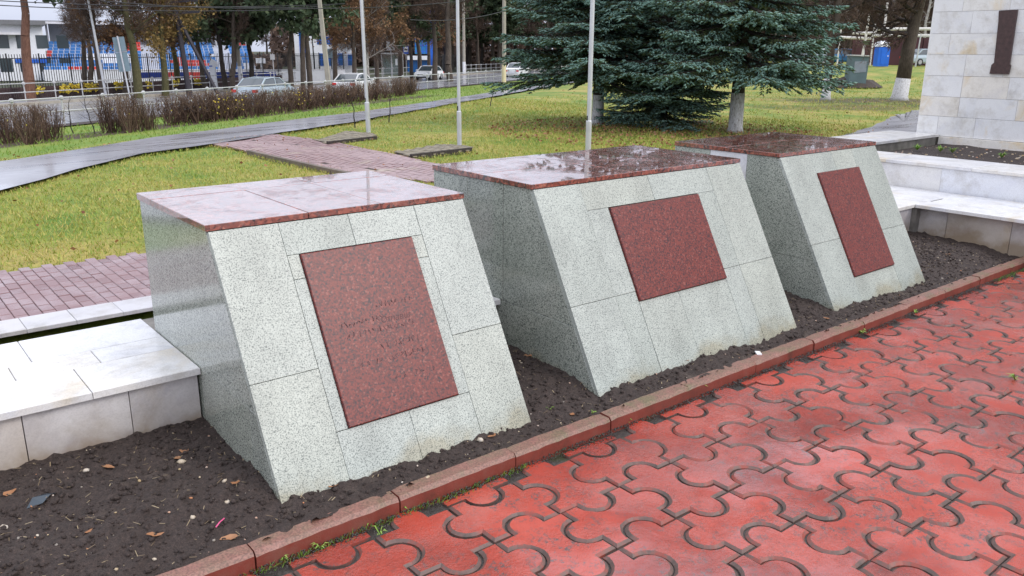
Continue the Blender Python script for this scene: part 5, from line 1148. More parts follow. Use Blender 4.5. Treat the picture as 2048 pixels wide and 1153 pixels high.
# stones one can pick out
for u, v, s, col, lab in ((175, 964, .012, 'pebble', 'yellowish stone below the marble ledge'), (365, 939, .014, 'pebble', 'flat grey stone left of the nearest pedestal'), (386, 1037, .012, 'pebble', 'orange brick chip lying in the soil'), (455, 1006, .011, 'pebble', 'tan stone below the nearest pedestal corner'),
                     (451, 976, .011, 'pebble', 'pale stone near the nearest pedestal corner'), (962, 872, .016, 'pebble', 'round grey stone by the right corner of the nearest pedestal'), (855, 945, .014, 'pebble', 'cream stone chip by the kerb'), (8, 1065, .014, 'pebble', 'buff stone at the left edge of the soil')):
    p = onz(u, v, .19); p[2] = soil_z(p[0], p[1])+s*.2; V, Fc = blob(s, .6, RNG); tag(link('stone', npmesh('stone', V, Fc, M[col], smooth=True), None, p), lab, 'stone', 'stones on the soil bed')
# weeds along the kerb
def weed(u, v, z, s, n, label, mat=None):
    p = onz(u, v, z); rr = random.Random(int(u+v)); mb = MB()
    for i in range(n):
        a = rr.uniform(0, 6.28); L_ = s*rr.uniform(.5, 1.2); d = np.array([math.cos(a), math.sin(a), 0]); w = np.array([-d[1], d[0], 0])*s*rr.uniform(.05, .12); hh = L_*rr.uniform(.5, 1.1)
        q0 = np.zeros(3); q1 = d*L_*.5+[0, 0, hh*.8]; q2 = d*L_+[0, 0, hh*.7]; mb.add([q0-w*.5, q0+w*.5, q1+w, q1-w, q2], [(0, 1, 2, 3), (3, 2, 4)])
    return tag(link('weed', mb.mesh('weed', mat or M['weed']), None, p, (0, 0, rr.random()*6)), label, 'weed', 'weeds in the joint along the kerb')
wd = [(1393, 783, .05, 12, 'leafiest green weed at the kerb foot below the middle pedestal'), (1722, 668, .05, 12, 'bright green grass tuft at the kerb foot near the farthest pedestal'), (1785, 630, .05, 10, 'green grass tuft at the kerb foot, second from the right'),
      (1830, 627, .03, 8, 'small yellow green tuft at the kerb foot on the right'), (805, 1022, .035, 8, 'small weed in the kerb joint below the nearest pedestal'), (738, 1048, .03, 6, 'single sprout with a round leaf at the kerb foot'), (1255, 845, .035, 9, 'green tuft at the kerb foot between the first two pedestals'),
      (1080, 905, .035, 12, 'mossy weed in the open joint by the kerb'), (640, 1098, .03, 10, 'yellow green straggling weed at the kerb foot'), (565, 1120, .03, 10, 'mossy weed at the kerb foot near the lower left'), (760, 1070, .03, 8, 'thin weed where the tiles meet the kerb'),
      (2030, 760, .04, 10, 'weed growing in a tile joint at the right edge'), (1100, 820, .02, 6, 'tiny weed on the soil beyond the kerb'), (1185, 828, .022, 7, 'tiny green weed on the soil just behind the kerb')]
for u, v, lab in ((1834, 301, 'bright green weed clump in the upper flower bed'), (1880, 304, 'yellow green weed patch in the middle of the upper flower bed'), (1905, 306, 'low weed patch in the upper flower bed near the monument wall'), (2003, 316, 'faint weed patch at the right end of the upper flower bed')): weed(u, v, .575, .07, 26, lab)['group'] = 'weeds in the upper flower bed'
for u, v, s, n, lab in wd: weed(u, v, PLAZA_Z if not (u in (1100, 1185)) else .17, s, n, lab)
# moss and grit that fills the joint at the kerb foot
Vs, Fs, o = [], [], 0
for _ in range(5200):
    x = RNG.uniform(-.4, 6.6); y = 2.147-abs(RNG.normal(0, .022)); r = RNG.uniform(.001, .0045); V, Fc = blob(r, .7, RNG); z = PLAZA_Z-.006+max(0, (y-2.1)*.25); Vs.append(V+np.array([x, y, z])); Fs.append(Fc+o); o += 12
tag(link('kerb_grit', npmesh('kerb_grit', np.concatenate(Vs), np.concatenate(Fs), M['grout'])), kind='stuff')
X = RNG.uniform(-.2, 6.6, 2600); X = X[fbm(X, X*0, 2.2, 77, 3) > .05]; n = len(X); Yb = 2.146-np.abs(RNG.normal(0, .012, n)); hh = RNG.uniform(.006, .022, n); a = RNG.uniform(0, 6.28, n)
V = np.stack([np.stack([X-np.cos(a)*.0018, Yb-np.sin(a)*.0018, X*0+PLAZA_Z-.006], 1), np.stack([X+np.cos(a)*.0018, Yb+np.sin(a)*.0018, X*0+PLAZA_Z-.006], 1), np.stack([X+RNG.normal(0, .01, n), Yb-abs(RNG.normal(0, .01, n)), PLAZA_Z+hh], 1)], 1).reshape(-1, 3)
tag(link('moss', npmesh('moss', V, np.arange(n*3).reshape(-1, 3), M['weed'])), kind='stuff')
# saplings
for u, v, vt, lab in ((710, 256, 196, 'thin bare sapling left of the tall flagpole'), (778, 246, 198, 'thin bare sapling right of the tall flagpole'), (981, 213, 178, 'thin dark sapling between two flagpoles'), (147, 268, 205, 'thin bare sapling with side twigs in the hedge gap'), (190, 268, 200, 'dark bare stem in the hedge gap')):
    p = at(u, v); hgt = topz(p, vt)-p[2]; S = []; rr = np.random.default_rng(int(u)); q = np.zeros(3)
    for i in range(5): e = q+np.array([rr.normal(0, .03), rr.normal(0, .03), hgt/5]); S.append((q, e, .02-.002*i, .018-.002*i, 5, 0)); q = e; [S.append((e, e+np.array([rr.normal(0, .22), rr.normal(0, .22), rr.uniform(.05, .3)]), .007, .003, 3, 0)) for _ in range(2 if u < 300 or i > 2 else 0)]
    tag(link('sapling', sticks_to_mesh('sapling', S, [M['bark_dark']]), None, p), lab, 'sapling', 'thin saplings')

# ================================================================ POLES, SIGNS, WIRES
def mast(name, label, base, vtop, r0, r1, mat, lean, basecol=None, vb=None, arms=(), n=8, square=True):
    z1 = topz(base, vtop)-base[2]; t = thing(name, label, 'pole', base); t.rotation_euler = (*leanrot(lean), 0); zb = 0
    if basecol: zb = topz(base, vb)-base[2]; mb = MB(); mb.tube([(0, 0, 0), (0, 0, zb)], r0*1.02, n); part('painted_base', mb, basecol, t)
    mb = MB(); mb.tube([(0, 0, zb), (0, 0, z1)], [r0, r1], n); part('shaft', mb, mat, t)
    for z in arms: mb = MB(); w = 1.5; mb.bar((Rv[0]*-w, Rv[1]*-w, z), (Rv[0]*w, Rv[1]*w, z), .09, .12); part('crossarm', mb, mat, t)
    return t, z1
mast('concrete_pole', 'thick leaning concrete pole behind the hedge, beside the white car', at(660, 196), -60, .2, .13, M['concrete'], -.055, None, None, (), 4)
mast('concrete_pole', 'concrete lamp pole with a white painted foot beyond the road', lane(478, 12.9), -60, .17, .12, M['concrete'], -.02, M['whitewash'], 133)
mast('concrete_pole', 'thin concrete pole with a white painted foot near the middle flagpole', lane(928, 12.9), -60, .19, .14, M['concrete'], -.0, M['whitewash'], 124)
mast('concrete_pole', 'concrete pole with a cream painted foot left of the spruces', lane(1008, -1.6), -60, .2, .15, M['concrete'], 0, M['cream'], 129)
t, z = mast('utility_pole', 'dark tarred wooden pole with three crossarms among the trees', far(371, 60), 20, .2, .15, M['wood_dark'], -.06, arms=(5.2, 5.9, 6.6))
mb = MB(); mb.tube([(Rv[0]*1.9, Rv[1]*1.9, 0), (-.1, .05, 5.4)], .12, 6); part('strut', mb, M['wood_dark'], t)
mast('metal_mast', 'slim grey mast leaning left in front of the grandstand', far(202, 58), -60, .09, .06, M['steel'], -.06)
mast('metal_mast', 'dark slim street lamp post before the white facade', lane(628, 17.5), 66, .09, .05, M['black_iron'], -.02)
def board(name, label, cat, base, u0, u1, v0, v1, mat, pole_r=.04, back=None, pole_mat=None, mark=None):
    t = thing(name, label, cat, base); dist = math.hypot(base[0], base[1]); zt, zb = topz(base, v0)-base[2], topz(base, v1)-base[2]; k = dist/FOC*1.03; w = (u1-u0)*k/2; off = ((u0+u1)/2-(1024+FOC*((base-CAM)@Rv)/((base-CAM)@Fv)))*k*.5
    r2 = np.array([Rv[0], Rv[1], 0]); r2 /= np.linalg.norm(r2); f2 = np.array([-r2[1], r2[0], 0])
    mb = MB(); mb.tube([(0, 0, 0), (0, 0, zt+.05)], pole_r, 8); part('post', mb, pole_mat or M['steel'], t)
    def rect(a0, a1, z0, z1, dep, th=.03): m_ = MB(); q = [r2*a0-f2*dep+[0, 0, z0], r2*a1-f2*dep+[0, 0, z0], r2*a1-f2*dep+[0, 0, z1], r2*a0-f2*dep+[0, 0, z1]]; m_.slabs(q, -f2, th); return m_
    part('panel', rect(-w, w, zb, zt, .1 if back is None else -.06), mat, t)
    return t, w, zb, zt, rect
bs = lane(250, 10.8); t, w, zb, zt, rect = board('road_sign', 'two stacked grey road sign backs on a tall leaning post at the left', 'road sign', bs, 229, 249, 74, 103, M['sign_back'], .05, True); t.rotation_euler = (*leanrot(-.09), 0)
part('panel', rect(-w, w, zb-1.35*(zt-zb)-.05, zb-.06, -.06), M['sign_back'], t); part('frame', rect(-w, w, zb-.05, zb-.01, -.1), M['steel'], t)
bs = lane(782, 13.2); t, w, zb, zt, rect = board('notice_board', 'tall white rectangular board on a post left of the bus shelter', 'sign', bs, 773, 788, 69, 101, M['offwhite'])
bs = lane(812, 15.0); t, w, zb, zt, rect = board('bus_stop_sign', 'blue bus stop sign with a white square and a dark bus symbol', 'bus stop sign', bs, 807, 817, 93, 108, M['blue'])
part('white_field', rect(-w*.75, w*.75, zb+(zt-zb)*.25, zb+(zt-zb)*.92, .12, .01), M['white'], t); part('bus_symbol', rect(-w*.5, w*.5, zb+(zt-zb)*.45, zb+(zt-zb)*.68, .135, .01), M['trim_black'], t)
bs = lane(545, 12.9); board('road_sign', 'small grey triangular back of a road sign left of the white facade', 'road sign', bs, 539, 547, 109, 120, M['offwhite'], .04)
bs = lane(664, 15); board('road_sign', 'grey green sign board just right of the leaning concrete pole', 'road sign', bs, 656, 671, 98, 116, M['sign_back'], .04)
# white arrow-topped post
bs = lane(424, 13.4); t = thing('arrow_post', 'white wooden post with a pointed top and a blue stripe beyond the road', 'post', bs); z1 = topz(bs, 132)-bs[2]; z2 = topz(bs, 118)-bs[2]; k = math.hypot(bs[0], bs[1])/FOC; r2 = np.array([Rv[0], Rv[1], 0]); r2 /= np.linalg.norm(r2); f2 = np.array([-r2[1], r2[0], 0]); w = 5.2*k; t.rotation_euler = (*leanrot(-.05), 0)
mb = MB(); mb.slabs([-r2*w, r2*w, r2*w+[0, 0, z1], -r2*w+[0, 0, z1]], -f2, .12); part('shaft', mb, M['white'], t)
mb = MB(); mb.add([p-f2*q for q in (0.03, -.15) for p in (-r2*w*1.1+[0, 0, z1+.002], r2*w*1.9+[0, 0, z1-.1], r2*w*1.9+[0, 0, z1+.25], r2*w*.1+[0, 0, z2])], [(0, 1, 2, 3), (7, 6, 5, 4), (0, 4, 5, 1), (1, 5, 6, 2), (2, 6, 7, 3), (3, 7, 4, 0)]); part('pointed_head', mb, M['white'], t)
mb = MB(); mb.slabs([-r2*w*1.05+[0, 0, z1-.06]-f2*.035, r2*w*.2+[0, 0, z1-.06]-f2*.035, r2*w*.2+[0, 0, z1+.02]-f2*.035, -r2*w*1.05+[0, 0, z1+.02]-f2*.035], -f2, .01); part('stripe', mb, M['blue'], t)
def wire(label, a, b, sag):
    mb = MB(); a, b = np.array(a), np.array(b); mb.tube([a+(b-a)*s+[0, 0, -sag*4*s*(1-s)] for s in np.linspace(0, 1, 16)], .022, 4); return tag(link('overhead_wire', mb.mesh('overhead_wire', M['wire'])), label, 'wire', 'overhead wires along the road')
def wp(u, v, dist): d = ray(u, v); h_ = math.hypot(d[0], d[1]); return CAM+d*dist/h_
for (u0, v0, u1, v1, lab) in ((-40, 0, 690, 8, 'topmost wire across the upper left'), (-40, 9, 660, 16, 'wire just under the topmost one at the upper left'), (200, 2, 660, 12, 'short wire starting behind the dark wooden pole'), (460, 14, 930, 2, 'wire from the lamp pole towards the middle flagpole'), (820, 40, 1010, 22, 'wire meeting the pole with the cream foot'), (1005, -5, 1060, 28, 'wire dropping behind the left spruce')):
    wire(lab, wp(u0, v0, 48), wp(u1, v1, 58), .25)

# ================================================================ BUILDINGS BEYOND THE ROAD
def frame_at(u0, u1, dist):                                # facade through two view columns, roughly facing the viewer
    a, b = far(u0, dist), far(u1, dist); a[2] = b[2] = -1.45; d = (b-a); W = np.linalg.norm(d); d = d/W; n = np.array([d[1], -d[0], 0]); return a, d, n, W
def fbox(mb, a, d, n, x0, x1, z0, z1, dep, th, mi=0): mb.slabs([d*x0+n*dep+[0, 0, z0], d*x1+n*dep+[0, 0, z0], d*x1+n*dep+[0, 0, z1], d*x0+n*dep+[0, 0, z1]], n, th, mi)
def hz(a, v): return topz(a, v)-a[2]
# grandstand
a, d, n, W = frame_at(95, 500, 96); t = thing('grandstand', 'roofed grandstand with tiers of blue, red and white seats', 'grandstand', a)
mb = MB(); fbox(mb, a, d, n, 0, W, 0, 1.0, 5.6, .3); part('front_wall', mb, M['white'], t)
mb = MB(); fbox(mb, a, d, n, 0, W, 0, 5.5, -4.2, .3); part('back_wall', mb, M['stand'], t)
mb = MB()
for k in range(9): fbox(mb, a, d, n, 0, W, 0, 1.0+.29*k, 5.2-k*.85, .84)
part('terrace_steps', mb, M['stand'], t)
seats = {'b': MB(), 'r': MB(), 'w': MB()}; gate = [(8.2, 9.6), (15.2, 16.6)]
for k in range(9):
    nx = int(W/.5)
    for i in range(nx):
        x = i*.5+.06
        if any(q0 < x < q1 for q0, q1 in gate): continue
        s = math.sin(x*.55+k*.5)+.5*math.sin(x*.23-k*.9); c = 'r' if .95 < s+.12*(k > 4) else ('w' if s < -.75 and k < 5 else 'b')
        z = 1.0+.29*k; fbox(seats[c], a, d, n, x, x+.42, z, z+.27, 4.9-k*.85, .06)
for c, m_ in (('b', 'blue_seat'), ('r', 'red_seat'), ('w', 'white')): part('seats', seats[c], M[m_], t, kind='stuff')
mb = MB(); mb.slabs([d*(-3)-n*1+[0, 0, 5.55], d*(W+3)-n*1+[0, 0, 5.55], d*(W+3)-n*9+[0, 0, 5.75], d*(-3)-n*9+[0, 0, 5.75]], (0, 0, 1), .35); part('roof', mb, M['roof_grey'], t)
mb = MB(); mb.bar(d*(-3)-n*.9+[0, 0, 5.35], d*(W+3)-n*.9+[0, 0, 5.35], .12, .22); part('gutter', mb, M['offwhite'], t)
for k in range(7): mb = MB(); q = d*(W*k/6)-n*2.3; mb.tube([q, q+[0, 0, 5.3]], .1, 6); part('column', mb, M['offwhite'], t)
# low white wall with navy and red chairs
a, d, n, W = frame_at(280, 560, 84); t = thing('low_wall', 'long low white wall behind the black iron fence', 'wall', a); mb = MB(); fbox(mb, a, d, n, -6, W+6, 0, 1.05, 0, .2); part('wall_face', mb, M['white'], t)
mb = MB(); fbox(mb, a, d, n, -6, W+6, 1.052, 1.12, .03, .26); part('wall_cap', mb, M['offwhite'], t)
mes = MB(); mes.box(-.25, .25, -.25, .25, .4, .5); mes.box(-.25, .25, .2, .27, .5, .95); cm = {c: mes.mesh('stadium_chair', M[c]) for c in ('navy', 'red_seat')}
for i in range(30):
    u = 282+i*9; c = 'red_seat' if (330 < u < 350 or 368 < u < 392) else 'navy'; p = far(u, 82)
    tag(link('stadium_chair', cm[c], None, p, (0, 0, math.atan2(d[1], d[0])+math.pi)), ('red' if c == 'red_seat' else 'navy blue')+' plastic chair in the row before the low white wall', 'chair', ('red' if c == 'red_seat' else 'navy')+' chairs before the low white wall')
# white building at the far left
a, d, n, W = frame_at(-60, 92, 92); t = thing('white_building', 'white building with a curved canopy under the wide roof at the far left', 'building', a)
mb = MB(); fbox(mb, a, d, n, -5, W, 0, 5.0, 0, 6); part('wall', mb, M['white'], t); mb = MB(); fbox(mb, a, d, n, -5, W+.3, 5.0, 5.4, .8, 8); part('roof', mb, M['roof_grey'], t)
for x in (2.2, 3.8, 5.4, 7.1):
    for z in (.8, 2.9): mb = MB(); fbox(mb, a, d, n, x, x+1.0, z, z+1.2, .03, .1); w_ = part('window', mb, M['car_glass'], t)
mb = MB(); fbox(mb, a, d, n, W-2.6, W-.02, 1.6, 1.95, .1, .12); part('blue_band', mb, M['blue'], t)
mb = MB(); fbox(mb, a, d, n, 0, W-1.8, 4.1, 4.3, 1.0, 1.0); part('canopy', mb, M['offwhite'], t)
# blue and white building
a, d, n, W = frame_at(590, 712, 104); t = thing('office_building', 'white building with blue framed windows and a tall blue stairwell window', 'building', a)
zt = hz(a, 36); mb = MB(); fbox(mb, a, d, n, 0, W*.62, 0, zt, 0, 8); part('wall', mb, M['white'], t); mb = MB(); fbox(mb, a, d, n, W*.62+.01, W, 0, hz(a, 90), -.3, 8); part('wall', mb, M['white'], t)
def win(x0, x1, v0, v1, cols=2):
    z0, z1 = hz(a, v1), hz(a, v0); k = W/(712-590); X0, X1 = (x0-590)*k, (x1-590)*k; mb = MB(); fbox(mb, a, d, n, X0, X1, z0, z1, .04, .12); f_ = part('window', mb, M['blue'], t)
    for i in range(cols):
        xa = X0+(X1-X0)*(i+.12)/cols; xb = X0+(X1-X0)*(i+.88)/cols
        for r_ in range(2): mb = MB(); za = z0+(z1-z0)*(r_+.1)/2; zb = z0+(z1-z0)*(r_+.9)/2; fbox(mb, a, d, n, xa, xb, za, zb, .06, .05); part('pane', mb, M['blue_glass'], f_)
for q in ((600, 611, 56, 115, 1), (635, 648, 73, 89, 2), (652, 665, 73, 89, 2), (637, 648, 107, 132, 2), (656, 667, 107, 132, 2), (675, 686, 107, 131, 1), (695, 704, 109, 131, 1)): win(*q)
mb = MB(); fbox(mb, a, d, n, W*.62, W+.2, hz(a, 91), hz(a, 88.5), .2, 8); part('roof', mb, M['roof_grey'], t)
# blue glass tower with entrance
a, d, n, W = frame_at(830, 874, 118); t = thing('glass_tower', 'blue glazed building with a white band over its entrance', 'building', a); zt = hz(a, 22)
mb = MB(); fbox(mb, a, d, n, 0, W*.68, hz(a, 108), zt, 0, 6); part('wall', mb, M['tower_glass'], t); mb = MB(); fbox(mb, a, d, n, W*.69, W*.95, 0, zt, .2, 6); part('fin_wall', mb, M['blue'], t)
for i in range(7):
    mb = MB(); z = hz(a, 104)+(zt-hz(a, 104))*i/7; fbox(mb, a, d, n, 0, W*.68, z, z+.12, .06, .1); part('mullion', mb, M['blue'], t)
for i in range(1, 4): mb = MB(); x = W*.68*i/4; fbox(mb, a, d, n, x, x+.1, hz(a, 108), zt, .08, .1); part('mullion', mb, M['blue'], t)
mb = MB(); fbox(mb, a, d, n, -W*.35, W*.7, hz(a, 120), hz(a, 112), 1.2, 1.5); part('white_band', mb, M['white'], t)
mb = MB(); fbox(mb, a, d, n, -W*.35, W*.68, 0, hz(a, 120.2), .8, 1.0); part('entrance_glass', mb, M['blue_glass'], t)
# bus shelter
bs = lane(784, 15.6); k = math.hypot(bs[0], bs[1])/FOC; t = thing('bus_shelter', 'glazed bus shelter with a grey frame across the road', 'bus shelter', bs); w = 20*k; z1 = hz(bs, 109)
for x in (-w, -w*.05, w*.72, w): mb = MB(); mb.bar(r2*x, r2*x+[0, 0, z1], .1, .1); part('frame_post', mb, M['rail'], t)
mb = MB(); mb.slabs([-r2*w*1.05-f2*.6+[0, 0, z1+.15], r2*w*1.05-f2*.6+[0, 0, z1+.15], r2*w*1.05+f2*.9+[0, 0, z1+.15], -r2*w*1.05+f2*.9+[0, 0, z1+.15]], (0, 0, 1), .14); part('roof', mb, M['rail'], t)
for x0, x1 in ((-w*.96, -w*.1), (0, w*.68), (w*.76, w*.96)): mb = MB(); mb.slabs([r2*x0+[0, 0, .25], r2*x1+[0, 0, .25], r2*x1+[0, 0, z1-.05], r2*x0+[0, 0, z1-.05]], -f2, .02); part('glass_pane', mb, M['shelter_glass'], t)
mb = MB(); mb.slabs([r2*w*.3-f2*.03+[0, 0, 1.3], r2*w*.5-f2*.03+[0, 0, 1.3], r2*w*.5-f2*.03+[0, 0, 2.0], r2*w*.3-f2*.03+[0, 0, 2.0]], -f2, .01); part('poster', mb, M['white'], t)
mb = MB(); mb.slabs([-r2*w*.8+f2*.2+[0, 0, .5], r2*w*.5+f2*.2+[0, 0, .5], r2*w*.5+f2*.6+[0, 0, .5], -r2*w*.8+f2*.6+[0, 0, .5]], (0, 0, 1), .06); part('bench', mb, M['bark'], t)
# basketball backboard
bs = far(521, 95); t, w, zb, zt, rect = board('basketball_hoop', 'white basketball backboard far behind the navy chairs', 'basketball hoop', bs, 516, 533, 117, 127, M['white'], .08)
# garages, pipes, portable toilet, cabinet on the right
a, d, n, W = frame_at(1702, 1880, 88); a[2] = .42; t = thing('garage_row', 'row of maroon metal garages behind the portable toilet', 'garage', a); zt = hz(a, 76)
for i in range(5): mb = MB(); fbox(mb, a, d, n, W*i/5+.03, W*(i+1)/5-.03, -.6, zt-(.12 if i == 0 else 0), 0, 5); g_ = part('garage_box', mb, M['maroon'], t)
for i in range(5): mb = MB(); fbox(mb, a, d, n, W*i/5+.3, W*(i+1)/5-.3, 0, zt-.5, .05, .06); part('door', mb, M['maroon'], t)
a2 = far(1672, 84); a2[2] = .42
L = a2; t = thing('pipeline', 'pair of white lagged pipes carried over the garages on supports', 'pipe', L); e2 = far(1900, 84); e2[2] = .42; dd = e2-a2
for v0, v1 in ((77.5, 74), (67, 61)):
    mb = MB(); z0 = topz(a2, v0)-.42; mb.tube([dd*.0+[0, 0, z0+.1], dd*.3+[0, 0, z0], dd*.31+[0, 0, z0+.25], dd*1.0+[0, 0, z0+.25]] if v0 > 70 else [dd*.13+[0, 0, z0], dd*.33+[0, 0, z0], dd*.35+[0, 0, z0+.35], dd+[0, 0, z0+.35]], .13, 8); part('pipe', mb, M['pipe'], t)
for f in (.02, .32, .65, .98): mb = MB(); mb.tube([dd*f+[0, 0, -.6], dd*f+[0, 0, 3.6]], .07, 6); part('support', mb, M['pipe'], t)
bs = far(1763, 80); k = 80/FOC*1.05; t = thing('portable_toilet', 'bright blue portable toilet with a white domed roof', 'portable toilet', bs); w = 9.5*k; z1 = hz(bs, 94)
mb = MB(); mb.slabs([-r2*w-f2*.5, r2*w-f2*.5, r2*w-f2*.5+[0, 0, z1], -r2*w-f2*.5+[0, 0, z1]], -f2, .9); part('cabin', mb, M['toilet_blue'], t)
mb = MB(); mb.slabs([-r2*w*.5-f2*.53+[0, 0, .15], r2*w*.85-f2*.53+[0, 0, .15], r2*w*.85-f2*.53+[0, 0, z1-.12], -r2*w*.5-f2*.53+[0, 0, z1-.12]], -f2, .03); dr = part('door', mb, M['toilet_blue'], t)
mb = MB(); mb.slabs([r2*w*.6-f2*.56+[0, 0, z1*.5], r2*w*.75-f2*.56+[0, 0, z1*.5], r2*w*.75-f2*.56+[0, 0, z1*.56], r2*w*.6-f2*.56+[0, 0, z1*.56]], -f2, .03); part('handle', mb, M['white'], dr)
mb = MB(); q = [-r2*w*1.05-f2*.55, r2*w*1.05-f2*.55, r2*w*1.05+f2*.65, -r2*w*1.05+f2*.65]; cc = f2*.05; mb.add([p+[0, 0, z1+.01] for p in q]+[cc+(p-cc)*.85+[0, 0, z1+.3] for p in q]+[cc+(p-cc)*.45+[0, 0, z1+.48] for p in q], [(0, 1, 5, 4), (1, 2, 6, 5), (2, 3, 7, 6), (3, 0, 4, 7), (4, 5, 9, 8), (5, 6, 10, 9), (6, 7, 11, 10), (7, 4, 8, 11), (8, 9, 10, 11)]); part('roof', mb, M['white'], t)
bs = at(1708, 174); k = math.hypot(bs[0], bs[1])/FOC*1.02; t = thing('utility_cabinet', 'grey green utility cabinet with a painted-over patch, standing in a mound of soil', 'cabinet', bs); w = 15*k; z1 = hz(bs, 113); t.rotation_euler = (*leanrot(.03), 0)
mb = MB(); mb.slabs([-r2*w-f2*.4+[0, 0, -.1], r2*w-f2*.4+[0, 0, -.1], r2*w-f2*.4+[0, 0, z1], -r2*w-f2*.4+[0, 0, z1]], -f2, .8); part('body', mb, M['cabinet'], t)
mb = MB(); mb.slabs([-r2*w*1.15-f2*.5+[0, 0, z1+.08], r2*w*1.15-f2*.5+[0, 0, z1+.08], r2*w*1.15+f2*.5+[0, 0, z1+.08], -r2*w*1.15+f2*.5+[0, 0, z1+.08]], (0, 0, 1), .07); part('lid', mb, M['rail'], t)
mb = MB(); mb.slabs([-r2*w*.6-f2*.42+[0, 0, z1*.45], r2*w*.8-f2*.42+[0, 0, z1*.5], r2*w*.75-f2*.42+[0, 0, z1*.85], -r2*w*.65-f2*.42+[0, 0, z1*.83]], -f2, .012); part('painted_patch', mb, M['patch'], t)
m = MB(); rr = random.Random(4); ring = [(1, 0), (.6, .4), (.25, .55)]; vs = []
for r_, z_ in ring:
    for i in range(16): an = 6.283*i/16; q = r2*math.cos(an)*2.0*r_*rr.uniform(.85, 1.1)+f2*math.sin(an)*1.3*r_; vs.append(q+[0, 0, z_*rr.uniform(.8, 1.1)-.03])
m.add(vs, [(k_*16+i, k_*16+(i+1) % 16, (k_+1)*16+(i+1) % 16, (k_+1)*16+i) for k_ in range(2) for i in range(16)]); ob = link('soil_mound', m.mesh('soil_mound', M['soil_far']), None, bs+f2*.5); tag(ob, kind='structure')
mast('metal_mast', 'pale lamp mast rising behind the utility cabinet', far(1724, 74), 28, .12, .07, M['pipe'], .05)
mast('concrete_pole', 'concrete pole with a crossarm in the wood left of the limewashed tree', far(1762, 95), 5, .14, .1, M['pipe'], 0)
mast('metal_mast', 'thin pinkish post before the garages', far(1834, 80), 68, .07, .05, M['rail'], .04)
bs = far(1728, 70); board('shop_sign', 'small green and yellow sign hanging by the pale mast', 'sign', bs, 1726, 1738, 82, 90, M['pine'], .03)

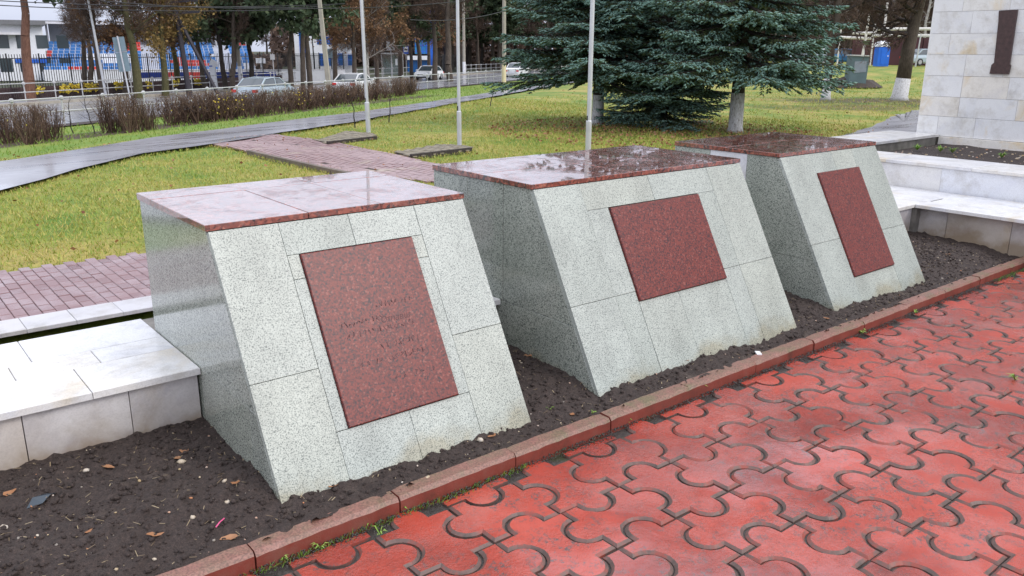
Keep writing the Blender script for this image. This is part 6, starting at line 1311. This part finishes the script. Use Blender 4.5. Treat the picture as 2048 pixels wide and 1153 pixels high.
# ================================================================ CARS
def make_car(label, paint, loc, heading, L_=4.4, W_=1.72, H_=1.42, coupe=False):
    t = thing('car', label, 'car', loc, heading, 'cars on and beside the road')
    # side profile, x forward; stations (x, half width, sill z, belt z)
    st = [(-.5, .40, .32, .60), (-.485, .455, .26, .80), (-.40, .485, .22, .90), (-.25, .495, .2, .93), (0, .5, .2, .94), (.18, .495, .2, .93), (.30, .49, .2, .88), (.42, .465, .22, .76), (.485, .42, .26, .66), (.5, .36, .34, .52)]
    mb = MB(); n = 8; vs = []
    for x, hw, zs, zb in st:
        X, HW = x*L_, hw*W_; zb *= H_/1.42
        for y, z in ((-HW*.9, zs), (-HW, zs+.14), (-HW, zb*.72), (-HW*.93, zb), (HW*.93, zb), (HW, zb*.72), (HW, zs+.14), (HW*.9, zs)): vs.append((X, y, z))
    fs = [(i*n+j, (i+1)*n+j, (i+1)*n+(j+1) % n, i*n+(j+1) % n) for i in range(len(st)-1) for j in range(n)]+[tuple(range(n)), tuple(range(len(st)*n-1, (len(st)-1)*n-1, -1))]
    mb.add(vs, fs); part('body', mb, paint, t)
    cab = [(-.40 if not coupe else -.44, .45, .885), (-.25, .40, 1.36), (-.03, .405, 1.42), (.09, .39, 1.37), (.245, .45, .90)]; s = H_/1.42
    # roof shell
    mb = MB(); R_ = [(x*L_, hw*W_, z*s) for x, hw, z in cab[1:4]]; vs = []
    for x, hw, z in R_: vs += [(x, -hw, z-.05), (x, -hw*.9, z), (x, hw*.9, z), (x, hw, z-.05)]
    mb.add(vs, [(i*4+j, (i+1)*4+j, (i+1)*4+j+1, i*4+j+1) for i in range(2) for j in range(3)]+[(0, 1, 2, 3), (11, 10, 9, 8)]); part('roof', mb, paint, t)
    def q(a, b, nm): mb = MB(); mb.add(a, [tuple(range(len(a)))]); return part(nm, mb, b, t)
    P = [(x*L_, hw*W_, z*s) for x, hw, z in cab]
    q([(P[0][0], -P[0][1]*.95, P[0][2]), (P[0][0], P[0][1]*.95, P[0][2]), (P[1][0], P[1][1]*.92, P[1][2]-.02), (P[1][0], -P[1][1]*.92, P[1][2]-.02)], M['car_glass'], 'rear_window')
    q([(P[4][0], P[4][1]*.95, P[4][2]), (P[4][0], -P[4][1]*.95, P[4][2]), (P[3][0], -P[3][1]*.92, P[3][2]-.02), (P[3][0], P[3][1]*.92, P[3][2]-.02)], M['car_glass'], 'windscreen')
    for sg in (-1, 1):
        def sp(i, dz=0): return (P[i][0], sg*P[i][1], P[i][2]+dz)
        bz_ = .905*s; fr = [(P[0][0]+.12, sg*.462*W_, bz_), (P[1][0]+.03, sg*P[1][1]*1.005, P[1][2]-.07), (P[2][0]-.12, sg*P[2][1]*1.005, P[2][2]-.08), (-.03*L_-.12, sg*.468*W_, bz_)]
        ft = [(-.03*L_-.03, sg*.468*W_, bz_), (P[2][0]-.03, sg*P[2][1]*1.005, P[2][2]-.08), (P[3][0]-.04, sg*P[3][1]*1.005, P[3][2]-.07), (P[4][0]-.16, sg*.462*W_, bz_)]
        for w_ in (fr, ft): q([np.array(p)+[0, sg*.012, 0] for p in w_], M['car_glass'], 'side_window')
        for i, j in ((0, 1), (3, 4)):
            pil = MB(); pa, pb = np.array(sp(i)), np.array(sp(j, 0)); pil.bar(pa-[0, 0, .02], pb-[0, 0, .03], .07, .07); part('pillar', pil, paint, t)
        pil = MB(); pil.bar((-.03*L_-.075, sg*.465*W_, bz_-.03), (P[2][0]-.075, sg*P[2][1], P[2][2]-.06), .07, .05); part('pillar', pil, paint, t)
        for xw in (-.31, .31):
            w0 = MB(); w0.tube([(xw*L_, sg*(W_*.5-.2), .31), (xw*L_, sg*(W_*.5+.005), .31)], .31, 18); wl = part('wheel', w0, M['tyre'], t); r0 = MB(); r0.tube([(xw*L_, sg*(W_*.5), .31), (xw*L_, sg*(W_*.5+.015), .31)], .19, 12); part('rim', r0, M['rim'], wl)
        lb = MB(); lb.box(-.502*L_, -.47*L_, sg*W_*.3 if sg > 0 else -W_*.455, W_*.455 if sg > 0 else -W_*.3, .62, .78); part('tail_lamp', lb, M['lamp_red'], t)
        lb = MB(); lb.box(.468*L_, .497*L_, sg*W_*.24 if sg > 0 else -W_*.41, W_*.41 if sg > 0 else -W_*.24, .52, .66); part('headlight', lb, M['lamp_clear'], t)
        mr = MB(); mr.box(.19*L_, .24*L_, sg*W_*.5-.02 if sg > 0 else -W_*.5-.14, W_*.5+.14 if sg > 0 else -W_*.5+.02, .9*s, 1.03*s); part('mirror', mr, paint, t)
    b_ = MB(); b_.box(.485*L_, .508*L_, -W_*.38, W_*.38, .24, .36); part('front_bumper', b_, M['trim_black'], t); b_ = MB(); b_.box(.495*L_, .506*L_, -W_*.18, W_*.18, .48, .58); part('grille', b_, M['trim_black'], t)
    b_ = MB(); b_.box(.507*L_, .513*L_, -.26, .26, .37, .48); part('number_plate', b_, M['white'], t); b_ = MB(); b_.box(-.512*L_, -.503*L_, -.26, .26, .5, .61); part('number_plate', b_, M['white'], t)
    return t
HD = math.atan2(.62, 1)
c1 = lane(527, 1.8); c1[2] += .02; make_car('silver blue saloon seen from behind at the left, partly behind the hedge', M['paint_silver'], c1, HD+.05, 4.5, 1.75, 1.44)
c2 = lane(708, 2.0); c2[2] += .02; make_car('white coupe seen from behind, between the leaning pole and the tall flagpole', M['paint_white'], c2, HD+.12, 4.3, 1.75, 1.4, True)
c3 = lane(857, 8.6); c3[2] += .02; make_car('white saloon coming towards the viewer on the far lane', M['paint_white'], c3, HD+math.pi-.0, 4.2, 1.7, 1.42)
c4 = lane(1036, 3.6); c4[2] += .02; make_car('distant white hatchback with red tail lamps, left of the spruces', M['paint_white'], c4, HD, 4.3, 1.75, 1.6)
for u, dist, m_, hd, lab in ((1618, 88, 'paint_silver', 2.2, 'pale parked car glimpsed under the spruce branches'), (1652, 90, 'paint_white', 2.2, 'white parked car behind the slim limewashed tree'), (1677, 90, 'paint_blue', 2.2, 'blue parked car left of the utility cabinet'), (1694, 92, 'paint_dark', 2.2, 'dark red parked car beside the blue one'), (1853, 84, 'paint_silver', -.4, 'silver car half hidden by the monument wall')):
    p = far(u, dist); p[2] = float(gz(p[0], p[1])); make_car(lab, M[m_], p, hd, 4.3, 1.72, 1.45)
print('objects', len(bpy.data.objects))
